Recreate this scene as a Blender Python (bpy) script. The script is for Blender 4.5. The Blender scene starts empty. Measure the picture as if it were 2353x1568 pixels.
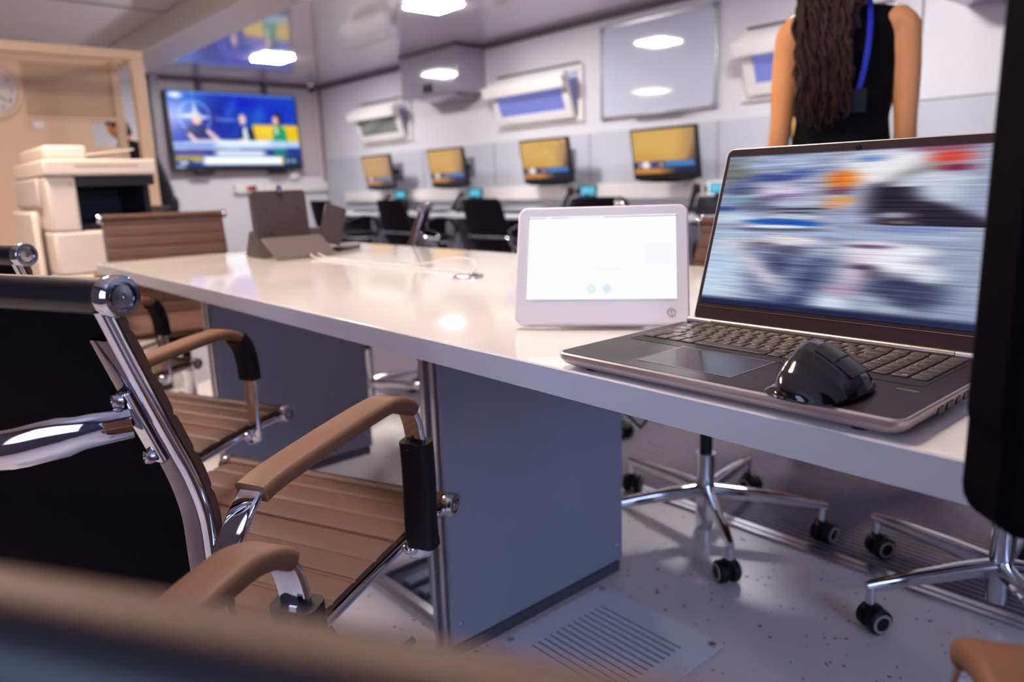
import bpy, bmesh, math, random
import numpy as np
from mathutils import Vector, Matrix
random.seed(7)
C = bpy.context.scene.collection
PI = math.pi

# ------------------------------------------------------------------ helpers
def s(r, g, b):
    """sRGB 0-255 -> linear"""
    def f(c):
        c /= 255.0
        return c/12.92 if c <= .04045 else ((c+.055)/1.055)**2.4
    return (f(r), f(g), f(b))

MATS = {}
def mat(name, col, rough=.5, metal=0., spec=.5, coat=0., emit=None, estr=0., vary=0., vscale=20., bump=0., bscale=200., sheen=0., aniso=None, coat_rough=.1):
    if name in MATS: return MATS[name]
    m = bpy.data.materials.new(name); m.use_nodes = True
    nt = m.node_tree; b = nt.nodes['Principled BSDF']
    b.inputs['Base Color'].default_value = (*col, 1)
    b.inputs['Roughness'].default_value = rough
    b.inputs['Metallic'].default_value = metal
    b.inputs['Specular IOR Level'].default_value = spec
    b.inputs['Coat Weight'].default_value = coat
    b.inputs['Coat Roughness'].default_value = coat_rough
    b.inputs['Sheen Weight'].default_value = sheen
    if emit is not None:
        b.inputs['Emission Color'].default_value = (*emit, 1)
        b.inputs['Emission Strength'].default_value = estr
    if vary > 0 or bump > 0:
        tc = nt.nodes.new('ShaderNodeTexCoord')
    if vary > 0:
        n = nt.nodes.new('ShaderNodeTexNoise'); n.inputs['Scale'].default_value = vscale; n.inputs['Detail'].default_value = 3
        nt.links.new(tc.outputs['Object'], n.inputs['Vector'])
        mr = nt.nodes.new('ShaderNodeMapRange'); mr.inputs['From Min'].default_value = .3; mr.inputs['From Max'].default_value = .7
        mr.inputs['To Min'].default_value = 1-vary; mr.inputs['To Max'].default_value = 1+vary
        nt.links.new(n.outputs['Fac'], mr.inputs['Value'])
        hs = nt.nodes.new('ShaderNodeHueSaturation'); hs.inputs['Color'].default_value = (*col, 1)
        nt.links.new(mr.outputs['Result'], hs.inputs['Value']); nt.links.new(hs.outputs['Color'], b.inputs['Base Color'])
    if bump > 0:
        n2 = nt.nodes.new('ShaderNodeTexNoise'); n2.inputs['Scale'].default_value = bscale; n2.inputs['Detail'].default_value = 2
        nt.links.new(tc.outputs['Object'], n2.inputs['Vector'])
        bp = nt.nodes.new('ShaderNodeBump'); bp.inputs['Strength'].default_value = bump; bp.inputs['Distance'].default_value = .002
        nt.links.new(n2.outputs['Fac'], bp.inputs['Height']); nt.links.new(bp.outputs['Normal'], b.inputs['Normal'])
    MATS[name] = m
    return m

def screen_mat(name, strength=1.0, rough=.25):
    m = bpy.data.materials.new(name); m.use_nodes = True
    nt = m.node_tree; b = nt.nodes['Principled BSDF']
    b.inputs['Base Color'].default_value = (.005, .005, .006, 1); b.inputs['Roughness'].default_value = rough
    b.inputs['Specular IOR Level'].default_value = .25
    a = nt.nodes.new('ShaderNodeVertexColor'); a.layer_name = 'picture'
    nt.links.new(a.outputs['Color'], b.inputs['Emission Color']); b.inputs['Emission Strength'].default_value = strength
    return m

def rrect(w, h, r, n=4):
    p = []
    for cx, cy, a0 in ((w/2-r, h/2-r, 0), (-w/2+r, h/2-r, 90), (-w/2+r, -h/2+r, 180), (w/2-r, -h/2+r, 270)):
        for i in range(n+1):
            a = math.radians(a0+90*i/n); p.append((cx+r*math.cos(a), cy+r*math.sin(a)))
    return p
def circ(r, n=12, ry=None):
    ry = ry or r
    return [(r*math.cos(2*PI*i/n), ry*math.sin(2*PI*i/n)) for i in range(n)]

def spline(pts, step=.01):
    P = [Vector(p) for p in pts]
    out = []
    for i in range(len(P)-1):
        p0 = P[i-1] if i else P[0]*2-P[1]
        p1, p2 = P[i], P[i+1]
        p3 = P[i+2] if i+2 < len(P) else P[-1]*2-P[-2]
        n = max(2, int((p2-p1).length/step))
        for k in range(n):
            t = k/n
            out.append(.5*((2*p1)+(p2-p0)*t+(2*p0-5*p1+4*p2-p3)*t*t+(3*p1-p0-3*p2+p3)*t**3))
    out.append(P[-1])
    return out

class MB:
    def __init__(self): self.v = []; self.f = []
    def add(self, vs, fs, M=None):
        o = len(self.v)
        self.v += [tuple(M @ Vector(v)) if M else tuple(v) for v in vs]
        self.f += [tuple(o+i for i in f) for f in fs]
        return self
    def box(self, c, sz, M=None):
        x, y, z = [k/2 for k in sz]
        vs = [(c[0]+a*x, c[1]+b*y, c[2]+d*z) for d in (-1, 1) for b in (-1, 1) for a in (-1, 1)]
        return self.add(vs, [(0, 2, 3, 1), (4, 5, 7, 6), (0, 1, 5, 4), (2, 6, 7, 3), (0, 4, 6, 2), (1, 3, 7, 5)], M)
    def bb(self, x0, x1, y0, y1, z0, z1, M=None):
        return self.box(((x0+x1)/2, (y0+y1)/2, (z0+z1)/2), (x1-x0, y1-y0, z1-z0), M)
    def rings(self, R, closed=False, cap=True, M=None):
        n = len(R[0]); vs = [p for r in R for p in r]; fs = []
        m = len(R)
        for i in range(m if closed else m-1):
            j = (i+1) % m
            for k in range(n):
                l = (k+1) % n
                fs.append((i*n+k, i*n+l, j*n+l, j*n+k))
        if cap and not closed:
            fs.append(tuple(range(n-1, -1, -1))); fs.append(tuple((m-1)*n+k for k in range(n)))
        return self.add(vs, fs, M)
    def sweep(self, pts, sec, side=None, scale=None, closed=False, cap=True, M=None):
        """sec points (a,b): a along side, b along normal; fixed side vector or transported"""
        P = [Vector(p) for p in pts]; R = []
        n = len(P); N = None
        for i, p in enumerate(P):
            if closed: t = P[(i+1) % n]-P[i-1]
            else: t = P[min(i+1, n-1)]-P[max(i-1, 0)]
            t.normalize()
            if side is not None:
                S = Vector(side); S = (S-t*S.dot(t)).normalized()
            else:
                if N is None:
                    a = Vector((0, 0, 1)) if abs(t.z) < .9 else Vector((1, 0, 0))
                    S = a.cross(t).normalized()
                else: S = (N-t*N.dot(t)).normalized()
                N = S
            B = t.cross(S)
            k = scale[i] if scale else 1.
            ka, kb = k if isinstance(k, tuple) else (k, k)
            R.append([p+S*(a*ka)+B*(b*kb) for a, b in sec])
        return self.rings(R, closed, cap, M)
    def tube(self, pts, r, n=10, closed=False, M=None, ry=None):
        if isinstance(r, (list, tuple)): return self.sweep(pts, circ(1, n, ry), scale=list(r), closed=closed, M=M)
        return self.sweep(pts, circ(r, n, ry), closed=closed, M=M)
    def cyl(self, a, b, r, n=16, r2=None):
        return self.tube([a, b], [r, r2 if r2 is not None else r], n)
    def lathe(self, prof, n=20, M=None):
        R = [[(r*math.cos(2*PI*k/n), r*math.sin(2*PI*k/n), z) for k in range(n)] for r, z in prof]
        return self.rings(R, closed=prof[0][0] > .001, M=M)
    def prism(self, poly, z0, z1, M=None):
        return self.rings([[(x, y, z0) for x, y in poly], [(x, y, z1) for x, y in poly]], M=M)
    def ball(self, c, r, n=14, M=None):
        if not isinstance(r, (tuple, list)): r = (r, r, r)
        R = []
        for i in range(1, n):
            a = PI*i/n
            R.append([(c[0]+r[0]*math.sin(a)*math.cos(2*PI*k/n), c[1]+r[1]*math.sin(a)*math.sin(2*PI*k/n), c[2]-r[2]*math.cos(a)) for k in range(n)])
        return self.rings(R, M=M)
    def mesh(self, name, ang=40):
        me = bpy.data.meshes.new(name); me.from_pydata(self.v, [], self.f)
        bm = bmesh.new(); bm.from_mesh(me); bmesh.ops.recalc_face_normals(bm, faces=bm.faces); bm.to_mesh(me); bm.free()
        me.polygons.foreach_set('use_smooth', [True]*len(me.polygons))
        me.set_sharp_from_angle(angle=math.radians(ang))
        return me
    def build(self, name, m, parent=None, bevel=0, seg=2, ang=40, loc=None, rot=None):
        me = self.mesh(name, ang); me.materials.append(m)
        o = bpy.data.objects.new(name, me); C.objects.link(o)
        if bevel:
            md = o.modifiers.new('edge', 'BEVEL'); md.width = bevel; md.segments = seg; md.limit_method = 'ANGLE'; md.angle_limit = math.radians(50)
            md.harden_normals = False
        if parent: o.parent = parent
        if loc: o.location = loc
        if rot: o.rotation_euler = rot
        return o

def tag(o, label=None, cat=None, group=None, kind=None):
    if label: o['label'] = label
    if cat: o['category'] = cat
    if group: o['group'] = group
    if kind: o['kind'] = kind
    return o
def thing(name, label, cat, loc=(0, 0, 0), rz=0., group=None):
    o = bpy.data.objects.new(name, None); C.objects.link(o); o.empty_display_size = .05
    o.location = loc; o.rotation_euler = (0, 0, rz)
    return tag(o, label, cat, group)
def struct(o, label=None, cat=None):
    o['kind'] = 'structure'
    if label: o['label'] = label
    if cat: o['category'] = cat
    return o
def dup(o, parent=None):
    c = o.copy(); C.objects.link(c)
    if parent: c.parent = parent
    for ch in list(o.children): dup(ch, c)
    return c
def plab(o, label): o['label'] = label; return o
def face_rz(fx, fy): return math.atan2(-fx, fy)

# ------------------------------------------------------------------ materials
M_wall = mat('white wall panel', s(222, 219, 222), .38, spec=.4, vary=.03, vscale=1.5)
M_band = mat('grey lower wall panel', s(196, 197, 204), .4, spec=.4, vary=.03, vscale=2)
M_ceil = mat('glossy ceiling sheet', s(214, 204, 210), .12, spec=.9, coat=.6, coat_rough=.04, vary=.06, vscale=1.2)
M_seam = mat('dark seam strip', s(96, 84, 92), .5)
M_trunk = mat('white cable trunking', s(232, 226, 222), .4)
M_cream = mat('cream painted panel', s(226, 196, 166), .4, vary=.03, vscale=3)
M_creamd = mat('cream roller shutter', s(208, 180, 152), .5, vary=.04, vscale=3)
M_beam = mat('grey painted beam', s(222, 214, 212), .35)
M_white = mat('white plastic', s(236, 230, 226), .35)
M_whitegloss = mat('white gloss laminate', s(243, 236, 230), .07, spec=.5, coat=.3, coat_rough=.03)
M_edge = mat('white table edging', s(214, 216, 224), .3)
M_ped = mat('blue-grey cabinet laminate', s(150, 153, 172), .32, vary=.03, vscale=3)
M_alu = mat('brushed aluminium', s(200, 198, 205), .28, 1.)
M_chrome = mat('polished chrome', s(214, 214, 220), .06, 1.)
M_chromed = mat('satin chrome', s(190, 188, 196), .18, 1.)
M_leather = mat('dark brown leather', s(95, 66, 56), .5, spec=.22, bump=.15, bscale=350, vary=.08, vscale=14)
M_leathertop = mat('tan brown leather', s(122, 86, 64), .5, spec=.25, bump=.15, bscale=350, vary=.06, vscale=20)
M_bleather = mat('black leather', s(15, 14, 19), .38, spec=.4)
M_chrome_refl = mat('chrome with dark reflection', s(104, 96, 106), .12, 1.)  # plain chrome, darkened in colour for the dim seat it reflects
M_black = mat('black fabric', s(5, 4, 7), .8, spec=.05)
M_blackrub = mat('black rubber', s(16, 15, 19), .55, spec=.3)
M_blackpl = mat('black plastic', s(20, 19, 24), .35, spec=.4, vary=.1, vscale=60)
M_blackgl = mat('black gloss plastic', s(12, 11, 15), .1, spec=.5, coat=.5)
M_dkgrey = mat('dark grey plastic', s(70, 60, 62), .4, vary=.05, vscale=30)
M_mesh = mat('black office mesh', s(18, 15, 24), .8, spec=.2, bump=.4, bscale=600)
M_wheel = mat('pale caster ring', s(170, 156, 148), .4)
M_lapsil = mat('laptop silver', s(206, 194, 190), .32, .6)
M_deck = mat('laptop brown-grey deck', s(44, 28, 32), .38, 0., spec=.3)
M_key = mat('laptop keycap', s(78, 64, 60), .45, spec=.4)
M_keyw = mat('key lettering', s(225, 205, 180), .5)
M_keywell = mat('key well', s(24, 20, 22), .6)
M_bezel = mat('laptop bezel', s(54, 36, 36), .55, spec=.15)
M_desk = mat('pale grey desk laminate', s(206, 204, 212), .3)
M_desku = mat('grey desk frame', s(120, 114, 126), .45)
M_skin = mat('skin', s(240, 166, 108), .5, spec=.35, vary=.05, vscale=12)
M_hair = mat('dark brown hair', s(42, 19, 16), .5, spec=.25, vary=.4, vscale=40)
M_dress = mat('black dress cloth', s(10, 9, 11), .85, spec=.15)
M_blue = mat('blue lanyard ribbon', s(24, 44, 190), .5)
M_navy = mat('dark navy clothing', s(26, 24, 38), .8)
M_frame = mat('silver whiteboard frame', s(200, 198, 204), .25, .9)
M_board = mat('whiteboard enamel', s(206, 208, 220), .06, spec=.6, coat=.5, coat_rough=.02)
M_acb = mat('grey gloss cabinet', s(150, 142, 154), .04, spec=.7, coat=.5)
M_copier = mat('warm white copier plastic', s(224, 208, 196), .4, vary=.02, vscale=6)
M_copier2 = mat('copier grey panel', s(206, 192, 188), .42)
M_copdark = mat('copier dark tray', s(38, 32, 44), .4)
M_glass = mat('dusk window glass', s(96, 102, 160), .05, spec=.8, emit=s(124, 130, 200), estr=.55)
M_glassg = mat('grey window glass', s(110, 112, 108), .06, spec=.6, emit=s(120, 124, 120), estr=.25)

def speckle_floor():
    m = bpy.data.materials.new('speckled vinyl'); m.use_nodes = True; nt = m.node_tree; b = nt.nodes['Principled BSDF']
    tc = nt.nodes.new('ShaderNodeTexCoord')
    v = nt.nodes.new('ShaderNodeTexVoronoi'); v.inputs['Scale'].default_value = 42
    nt.links.new(tc.outputs['Object'], v.inputs['Vector'])
    n = nt.nodes.new('ShaderNodeTexNoise'); n.inputs['Scale'].default_value = 18; nt.links.new(tc.outputs['Object'], n.inputs['Vector'])
    mr = nt.nodes.new('ShaderNodeMapRange'); mr.inputs['From Min'].default_value = .35; mr.inputs['From Max'].default_value = .7
    mr.inputs['To Min'].default_value = .03; mr.inputs['To Max'].default_value = .22
    nt.links.new(n.outputs['Fac'], mr.inputs['Value'])
    lt = nt.nodes.new('ShaderNodeMath'); lt.operation = 'LESS_THAN'
    nt.links.new(v.outputs['Distance'], lt.inputs[0]); nt.links.new(mr.outputs['Result'], lt.inputs[1])
    n3 = nt.nodes.new('ShaderNodeTexNoise'); n3.inputs['Scale'].default_value = 3; nt.links.new(tc.outputs['Object'], n3.inputs['Vector'])
    mx0 = nt.nodes.new('ShaderNodeMix'); mx0.data_type = 'RGBA'
    mx0.inputs['A'].default_value = (*s(216, 208, 210), 1); mx0.inputs['B'].default_value = (*s(228, 220, 218), 1)
    nt.links.new(n3.outputs['Fac'], mx0.inputs['Factor'])
    mx = nt.nodes.new('ShaderNodeMix'); mx.data_type = 'RGBA'
    nt.links.new(lt.outputs[0], mx.inputs['Factor']); nt.links.new(mx0.outputs['Result'], mx.inputs['A'])
    mx.inputs['B'].default_value = (*s(120, 104, 108), 1)
    nt.links.new(mx.outputs['Result'], b.inputs['Base Color']); b.inputs['Roughness'].default_value = .3
    return m
def carpet_mat():
    m = bpy.data.materials.new('ribbed carpet'); m.use_nodes = True; nt = m.node_tree; b = nt.nodes['Principled BSDF']
    tc = nt.nodes.new('ShaderNodeTexCoord')
    w = nt.nodes.new('ShaderNodeTexWave'); w.bands_direction = 'X'; w.inputs['Scale'].default_value = 15; w.inputs['Distortion'].default_value = .5
    w.inputs['Detail'].default_value = 2; w.inputs['Detail Scale'].default_value = 6
    nt.links.new(tc.outputs['Object'], w.inputs['Vector'])
    n = nt.nodes.new('ShaderNodeTexNoise'); n.inputs['Scale'].default_value = 75; n.inputs['Detail'].default_value = 4; nt.links.new(tc.outputs['Object'], n.inputs['Vector'])
    ad = nt.nodes.new('ShaderNodeMix'); ad.data_type = 'FLOAT'; ad.inputs['Factor'].default_value = .42
    nt.links.new(w.outputs['Fac'], ad.inputs['A']); nt.links.new(n.outputs['Fac'], ad.inputs['B'])
    cr = nt.nodes.new('ShaderNodeMix'); cr.data_type = 'RGBA'
    cr.inputs['A'].default_value = (*s(30, 29, 42), 1); cr.inputs['B'].default_value = (*s(150, 142, 156), 1)
    nt.links.new(ad.outputs[0], cr.inputs['Factor']); nt.links.new(cr.outputs['Result'], b.inputs['Base Color'])
    b.inputs['Roughness'].default_value = .95; b.inputs['Specular IOR Level'].default_value = .1
    bp = nt.nodes.new('ShaderNodeBump'); bp.inputs['Strength'].default_value = .7; bp.inputs['Distance'].default_value = .004
    nt.links.new(ad.outputs[0], bp.inputs['Height']); nt.links.new(bp.outputs['Normal'], b.inputs['Normal'])
    return m
M_floor = speckle_floor(); M_carpet = carpet_mat()

# ------------------------------------------------------------------ pictures on the displays
class Paint:
    def __init__(self, w, h, bg):
        self.w, self.h = w, h
        self.a = np.empty((h, w, 3)); self.a[:] = bg
        self.u, self.v = np.meshgrid((np.arange(w)+.5)/w, (np.arange(h)+.5)/h)
    def mix(self, m, c):
        self.a += m[..., None]*(np.array(c, float)-self.a)
    def ell(self, cu, cv, ru, rv, c, soft=.3, k=1., rot=0.):
        du, dv = self.u-cu, self.v-cv
        if rot:
            ca, sa = math.cos(rot), math.sin(rot); asp = self.w/self.h
            du, dv = (du*asp*ca+dv*sa)/asp, -du*asp*sa+dv*ca
        d = np.sqrt((du/ru)**2+(dv/rv)**2)
        self.mix(np.clip((1+soft-d)/(2*soft), 0, 1)*k, c)
    def rect(self, u0, u1, v0, v1, c, su=.01, sv=.01, k=1.):
        m = np.clip((self.u-u0)/su+.5, 0, 1)*np.clip((u1-self.u)/su+.5, 0, 1)*np.clip((self.v-v0)/sv+.5, 0, 1)*np.clip((v1-self.v)/sv+.5, 0, 1)
        self.mix(m*k, c)
    def line(self, u0, v0, u1, v1, wd, c, k=1., soft=.4):
        asp = self.w/self.h
        ax, ay, bx, by = u0*asp, v0, u1*asp, v1
        px, py = self.u*asp, self.v
        t = np.clip(((px-ax)*(bx-ax)+(py-ay)*(by-ay))/((bx-ax)**2+(by-ay)**2+1e-9), 0, 1)
        d = np.hypot(px-ax-t*(bx-ax), py-ay-t*(by-ay))/wd
        self.mix(np.clip((1+soft-d)/(2*soft), 0, 1)*k, c)
    def poly(self, pts, c, k=1.):
        inside = np.zeros(self.u.shape, bool); n = len(pts)
        for i in range(n):
            (x0, y0), (x1, y1) = pts[i], pts[i-1]
            cond = ((y0 > self.v) != (y1 > self.v)) & (self.u < (x1-x0)*(self.v-y0)/((y1-y0) or 1e-9)+x0)
            inside ^= cond
        self.mix(inside*k, c)
    def blur(self, ru, rv):
        for ax, r in ((1, ru), (0, rv)):
            if r < 1: continue
            for _ in range(2):
                k = 2*r+1
                pad = [(0, 0)]*3; pad[ax] = (r, r)
                b = np.pad(self.a, pad, mode='edge'); cs = np.cumsum(b, axis=ax)
                z = np.zeros_like(np.take(cs, [0], axis=ax)); cs = np.concatenate([z, cs], axis=ax)
                n = self.a.shape[ax]
                self.a = (np.take(cs, range(k, k+n), axis=ax)-np.take(cs, range(0, n), axis=ax))/k
    def obj(self, name, W, H, m, parent, M):
        """grid in local x (width) / y (height) about its centre, placed by matrix M"""
        w, h = self.w, self.h
        c = np.clip(self.a/255., 0, 1)
        lin = np.where(c <= .04045, c/12.92, ((c+.055)/1.055)**2.4)
        vs = []; cols = []
        for j in range(h):
            y = H/2-H*j/(h-1)
            for i in range(w): vs.append(M @ Vector((-W/2+W*i/(w-1), y, 0)))
        fs = [(j*w+i, (j+1)*w+i, (j+1)*w+i+1, j*w+i+1) for j in range(h-1) for i in range(w-1)]
        me = bpy.data.meshes.new(name); me.from_pydata(vs, [], fs)
        at = me.color_attributes.new('picture', 'FLOAT_COLOR', 'POINT')
        at.data.foreach_set('color', np.concatenate([lin.reshape(-1, 3), np.ones((w*h, 1))], 1).astype(np.float32).ravel())
        me.materials.append(m)
        o = bpy.data.objects.new(name, me); C.objects.link(o); o.parent = parent
        return o

def laptop_picture():
    p = Paint(288, 164, (150, 156, 182)); k = .86
    E = lambda u, v, ru, rv, c, **kw: p.ell(u*k, v, ru*k, rv, c, **kw)
    E(.05, .12, .09, .10, (104, 110, 106), soft=.4)
    p.rect(.08*k, .46*k, .03, .10, (152, 168, 198), .1, .03)
    E(.24, .16, .12, .03, (58, 76, 136)); E(.36, .13, .06, .025, (62, 84, 150)); E(.12, .19, .08, .03, (92, 104, 150)); E(.5, .12, .09, .03, (130, 140, 180))
    E(.24, .24, .14, .05, (196, 188, 212)); E(.1, .24, .09, .03, (70, 80, 116)); E(.3, .28, .1, .01, (150, 110, 170))
    E(.2, .33, .12, .05, (96, 98, 124)); E(.07, .30, .08, .03, (120, 150, 176)); E(.03, .36, .06, .018, (40, 74, 140))
    E(.36, .32, .12, .03, (176, 184, 208)); E(.38, .36, .12, .008, (40, 44, 66)); E(.36, .385, .1, .006, (36, 40, 60)); E(.36, .41, .12, .012, (196, 206, 210))
    E(.08, .42, .11, .03, (190, 210, 228)); E(.3, .445, .15, .02, (20, 84, 176), soft=.2); E(.43, .455, .06, .015, (28, 92, 190)); E(.3, .475, .16, .008, (230, 232, 236))
    E(.3, .495, .2, .01, (70, 84, 110)); p.rect(0, k, .505, .53, (170, 186, 216), .05, .02)
    # upper right picture
    E(.72, .12, .2, .1, (226, 226, 230)); E(.64, .06, .05, .02, (100, 136, 200)); E(.9, .02, .12, .015, (150, 80, 100))
    p.line(.72*k, .22, .9*k, .08, .03, (150, 150, 152)); p.line(.60*k, .15, .8*k, .05, .015, (240, 240, 244))
    E(.545, .18, .06, .055, (222, 112, 24)); E(.535, .25, .05, .025, (112, 56, 70)); E(.555, .305, .055, .02, (224, 158, 70)); E(.53, .34, .05, .02, (196, 140, 110))
    E(.93, .07, .07, .035, (206, 62, 48)); E(.95, .13, .06, .02, (120, 26, 50)); E(.9, .2, .12, .04, (190, 196, 212))
    p.poly([(.665*k, .22), (.70*k, .20), (.74*k, .235), (.82*k, .23), (.88*k, .30), (.99*k, .36), (1., .46), (.80*k, .46), (.66*k, .44)], (32, 24, 38))
    E(.92, .27, .08, .05, (186, 196, 216)); E(.77, .395, .06, .018, (158, 158, 178)); E(.8, .435, .05, .01, (110, 104, 90)); E(.62, .42, .07, .04, (156, 160, 196))
    E(.85, .475, .16, .02, (124, 140, 186))
    # lower left
    E(.06, .75, .14, .22, (178, 200, 222)); E(.13, .60, .1, .04, (200, 200, 216)); E(.36, .57, .14, .04, (222, 216, 222))
    p.poly([(.16*k, .60), (.48*k, .60), (.50*k, .78), (.42*k, .98), (.28*k, .98), (.2*k, .82)], (112, 118, 152))
    p.line(.19*k, .68, .36*k, .86, .045, (198, 190, 206)); E(.34, .71, .05, .06, (60, 64, 104)); E(.38, .62, .08, .03, (84, 84, 110)); E(.24, .59, .08, .015, (120, 110, 124))
    p.line(.54*k, .68, .42*k, .98, .07, (62, 72, 112)); E(.38, .86, .06, .05, (140, 146, 172)); E(.5, .62, .05, .04, (150, 158, 184)); E(.03, .9, .1, .08, (190, 210, 228))
    # lower right
    E(.72, .62, .16, .07, (226, 220, 230)); E(.66, .72, .06, .1, (206, 190, 206)); E(.8, .70, .1, .08, (232, 230, 238))
    E(.70, .70, .05, .018, (56, 46, 70)); E(.74, .74, .04, .03, (66, 58, 80)); E(.70, .58, .09, .012, (110, 90, 120)); E(.86, .6, .08, .03, (230, 232, 240))
    E(.86, .83, .15, .1, (58, 62, 92)); E(.72, .9, .1, .05, (150, 156, 180)); E(.6, .93, .07, .05, (204, 216, 232)); E(.63, .84, .06, .03, (176, 150, 176)); E(.93, .72, .06, .05, (212, 216, 226))
    E(.82, .93, .08, .02, (170, 176, 196)); E(.58, .7, .05, .1, (120, 130, 156), k=.6)
    # streaks of the running picture
    rng = np.random.default_rng(3)
    H_, W_ = p.a.shape[:2]
    p.blur(9, 0)
    def streaks(nx, amp, lo, hi):
        st = rng.normal(0, 1, (H_, nx)); xi = np.linspace(0, nx-1, W_)
        f = np.stack([np.interp(xi, np.arange(nx), st[j_]) for j_ in range(H_)])
        g = np.clip((p.u-lo)/.08, 0, 1)*np.clip((hi-p.u)/.08, 0, 1)
        p.a += (f*g*amp)[..., None]*np.array([1., .98, .9])
    streaks(9, 9, -.2, 1.2); streaks(14, 13, .05, .52); streaks(5, 6, -.2, 1.2)
    p.blur(1, 0)
    p.rect(-.1, 1.1, .955, 1.1, (22, 30, 66), .1, .03); p.rect(-.1, 1.1, -.1, .008, (24, 30, 60), .1, .01)
    return p

def tv_picture():
    p = Paint(220, 126, (16, 60, 178))
    E = p.ell
    E(.1, .15, .2, .2, (20, 96, 206), soft=.6); E(.55, .12, .12, .1, (8, 30, 190), soft=.6); E(.35, .35, .12, .25, (10, 20, 140), soft=.6, k=.8); E(.8, .25, .15, .15, (14, 40, 190), soft=.6)
    E(.45, .25, .03, .15, (30, 80, 200), soft=.8, rot=.5); E(.68, .3, .04, .1, (30, 90, 200), soft=.8, rot=.6)
    p.rect(.0, 1, -.02, .03, (110, 140, 200), .05, .04, .8); E(.06, .06, .05, .035, (226, 230, 240))
    # emblem: ring with a four-pointed star
    cu, cv, R = .185, .33, .20; asp = 220/126
    d = np.hypot((p.u-cu)*asp, p.v-cv)
    ang = np.arctan2(p.v-cv, (p.u-cu)*asp)
    p.mix(np.clip(1.2-np.abs(d-R)/.012, 0, 1)*.85*(np.abs(np.sin(2*ang)) > .25), (190, 214, 236))
    for a in range(4):
        c, q = math.cos(a*PI/2), math.sin(a*PI/2)
        tip = (cu+c*.25/asp, cv+q*.25); l = (cu+(-q*.045)/asp, cv+c*.045); r = (cu+(q*.045)/asp, cv-c*.045)
        p.poly([(cu, cv), l, tip], (236, 240, 246)); p.poly([(cu, cv), r, tip], (130, 160, 205))
        p.line(cu+c*.26/asp, cv+q*.26, cu+c*.33/asp, cv+q*.33, .006, (170, 196, 230), .8)
    for i in range(14): p.rect(.345+i*.011, .352+i*.011, .345, .375, (170, 190, 225), .004, .01, .8)
    # yellow sofa wall
    p.rect(.62, 1.1, .41, .68, (226, 186, 30), .02, .02); E(.74, .5, .1, .07, (240, 204, 70), k=.7)
    p.rect(.3, .62, .6, .75, (16, 40, 120), .05, .05)
    # seated man left
    p.poly([(.10, .62), (.12, .45), (.17, .42), (.25, .43), (.28, .52), (.27, .66)], (22, 30, 104)); E(.195, .36, .036, .075, (236, 190, 180), soft=.15); E(.19, .30, .034, .04, (200, 206, 214), soft=.2)
    p.line(.13, .57, .17, .66, .03, (236, 196, 196)); p.line(.17, .66, .34, .65, .035, (240, 200, 200)); p.line(.27, .52, .33, .62, .03, (238, 198, 196))
    # man middle
    p.poly([(.50, .66), (.515, .50), (.54, .45), (.58, .44), (.62, .5), (.64, .66)], (18, 24, 60)); p.poly([(.535, .65), (.54, .46), (.57, .44), (.58, .64)], (206, 222, 240))
    E(.545, .35, .028, .07, (232, 190, 176), soft=.15); E(.53, .63, .03, .025, (226, 180, 170))
    # woman right
    p.poly([(.775, .70), (.785, .50), (.81, .42), (.86, .42), (.895, .5), (.90, .70)], (20, 150, 100)); p.poly([(.80, .56), (.81, .44), (.825, .43), (.83, .52)], (230, 214, 200))
    E(.835, .32, .035, .075, (40, 26, 30), soft=.2); E(.815, .35, .025, .06, (226, 176, 164), soft=.2); E(.8, .66, .03, .04, (30, 60, 60))
    # desk
    p.poly([(0, .66), (.3, .64), (.72, .62), (1, .64), (1, .72), (.55, .74), (0, .72)], (176, 200, 236)); p.rect(.33, .74, .63, .70, (226, 234, 246), .04, .02); p.rect(0, .3, .68, .74, (120, 150, 214), .04, .02)
    p.rect(0, 1, .735, .76, (222, 232, 246), .02, .01); p.poly([(0, .76), (1, .74), (1, .90), (0, .90)], (24, 52, 130)); p.rect(.3, .7, .77, .84, (226, 236, 248), .06, .04)
    p.rect(.0, .25, .76, .86, (70, 70, 150), .06, .04); p.rect(.77, .88, .74, .84, (20, 120, 110), .03, .04)
    p.rect(.2, .85, .85, .96, (242, 246, 252), .05, .02); p.rect(0, .2, .84, .92, (180, 160, 60), .04, .03); p.rect(.02, .12, .89, .96, (30, 40, 110), .02, .02); p.rect(.03, .09, .91, .945, (230, 232, 240), .01, .01)
    p.rect(.845, .99, .86, .96, (20, 50, 84), .01, .01); E(.88, .91, .015, .03, (150, 180, 200)); E(.93, .91, .02, .025, (140, 170, 190)); p.rect(.83, .845, .85, .95, (236, 176, 40), .01, .01)
    p.rect(-.1, 1.1, .965, 1.1, (10, 24, 48), .1, .01); p.rect(.0, .07, .972, .995, (220, 228, 236), .01, .01)
    p.blur(1, 1)
    return p

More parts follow.
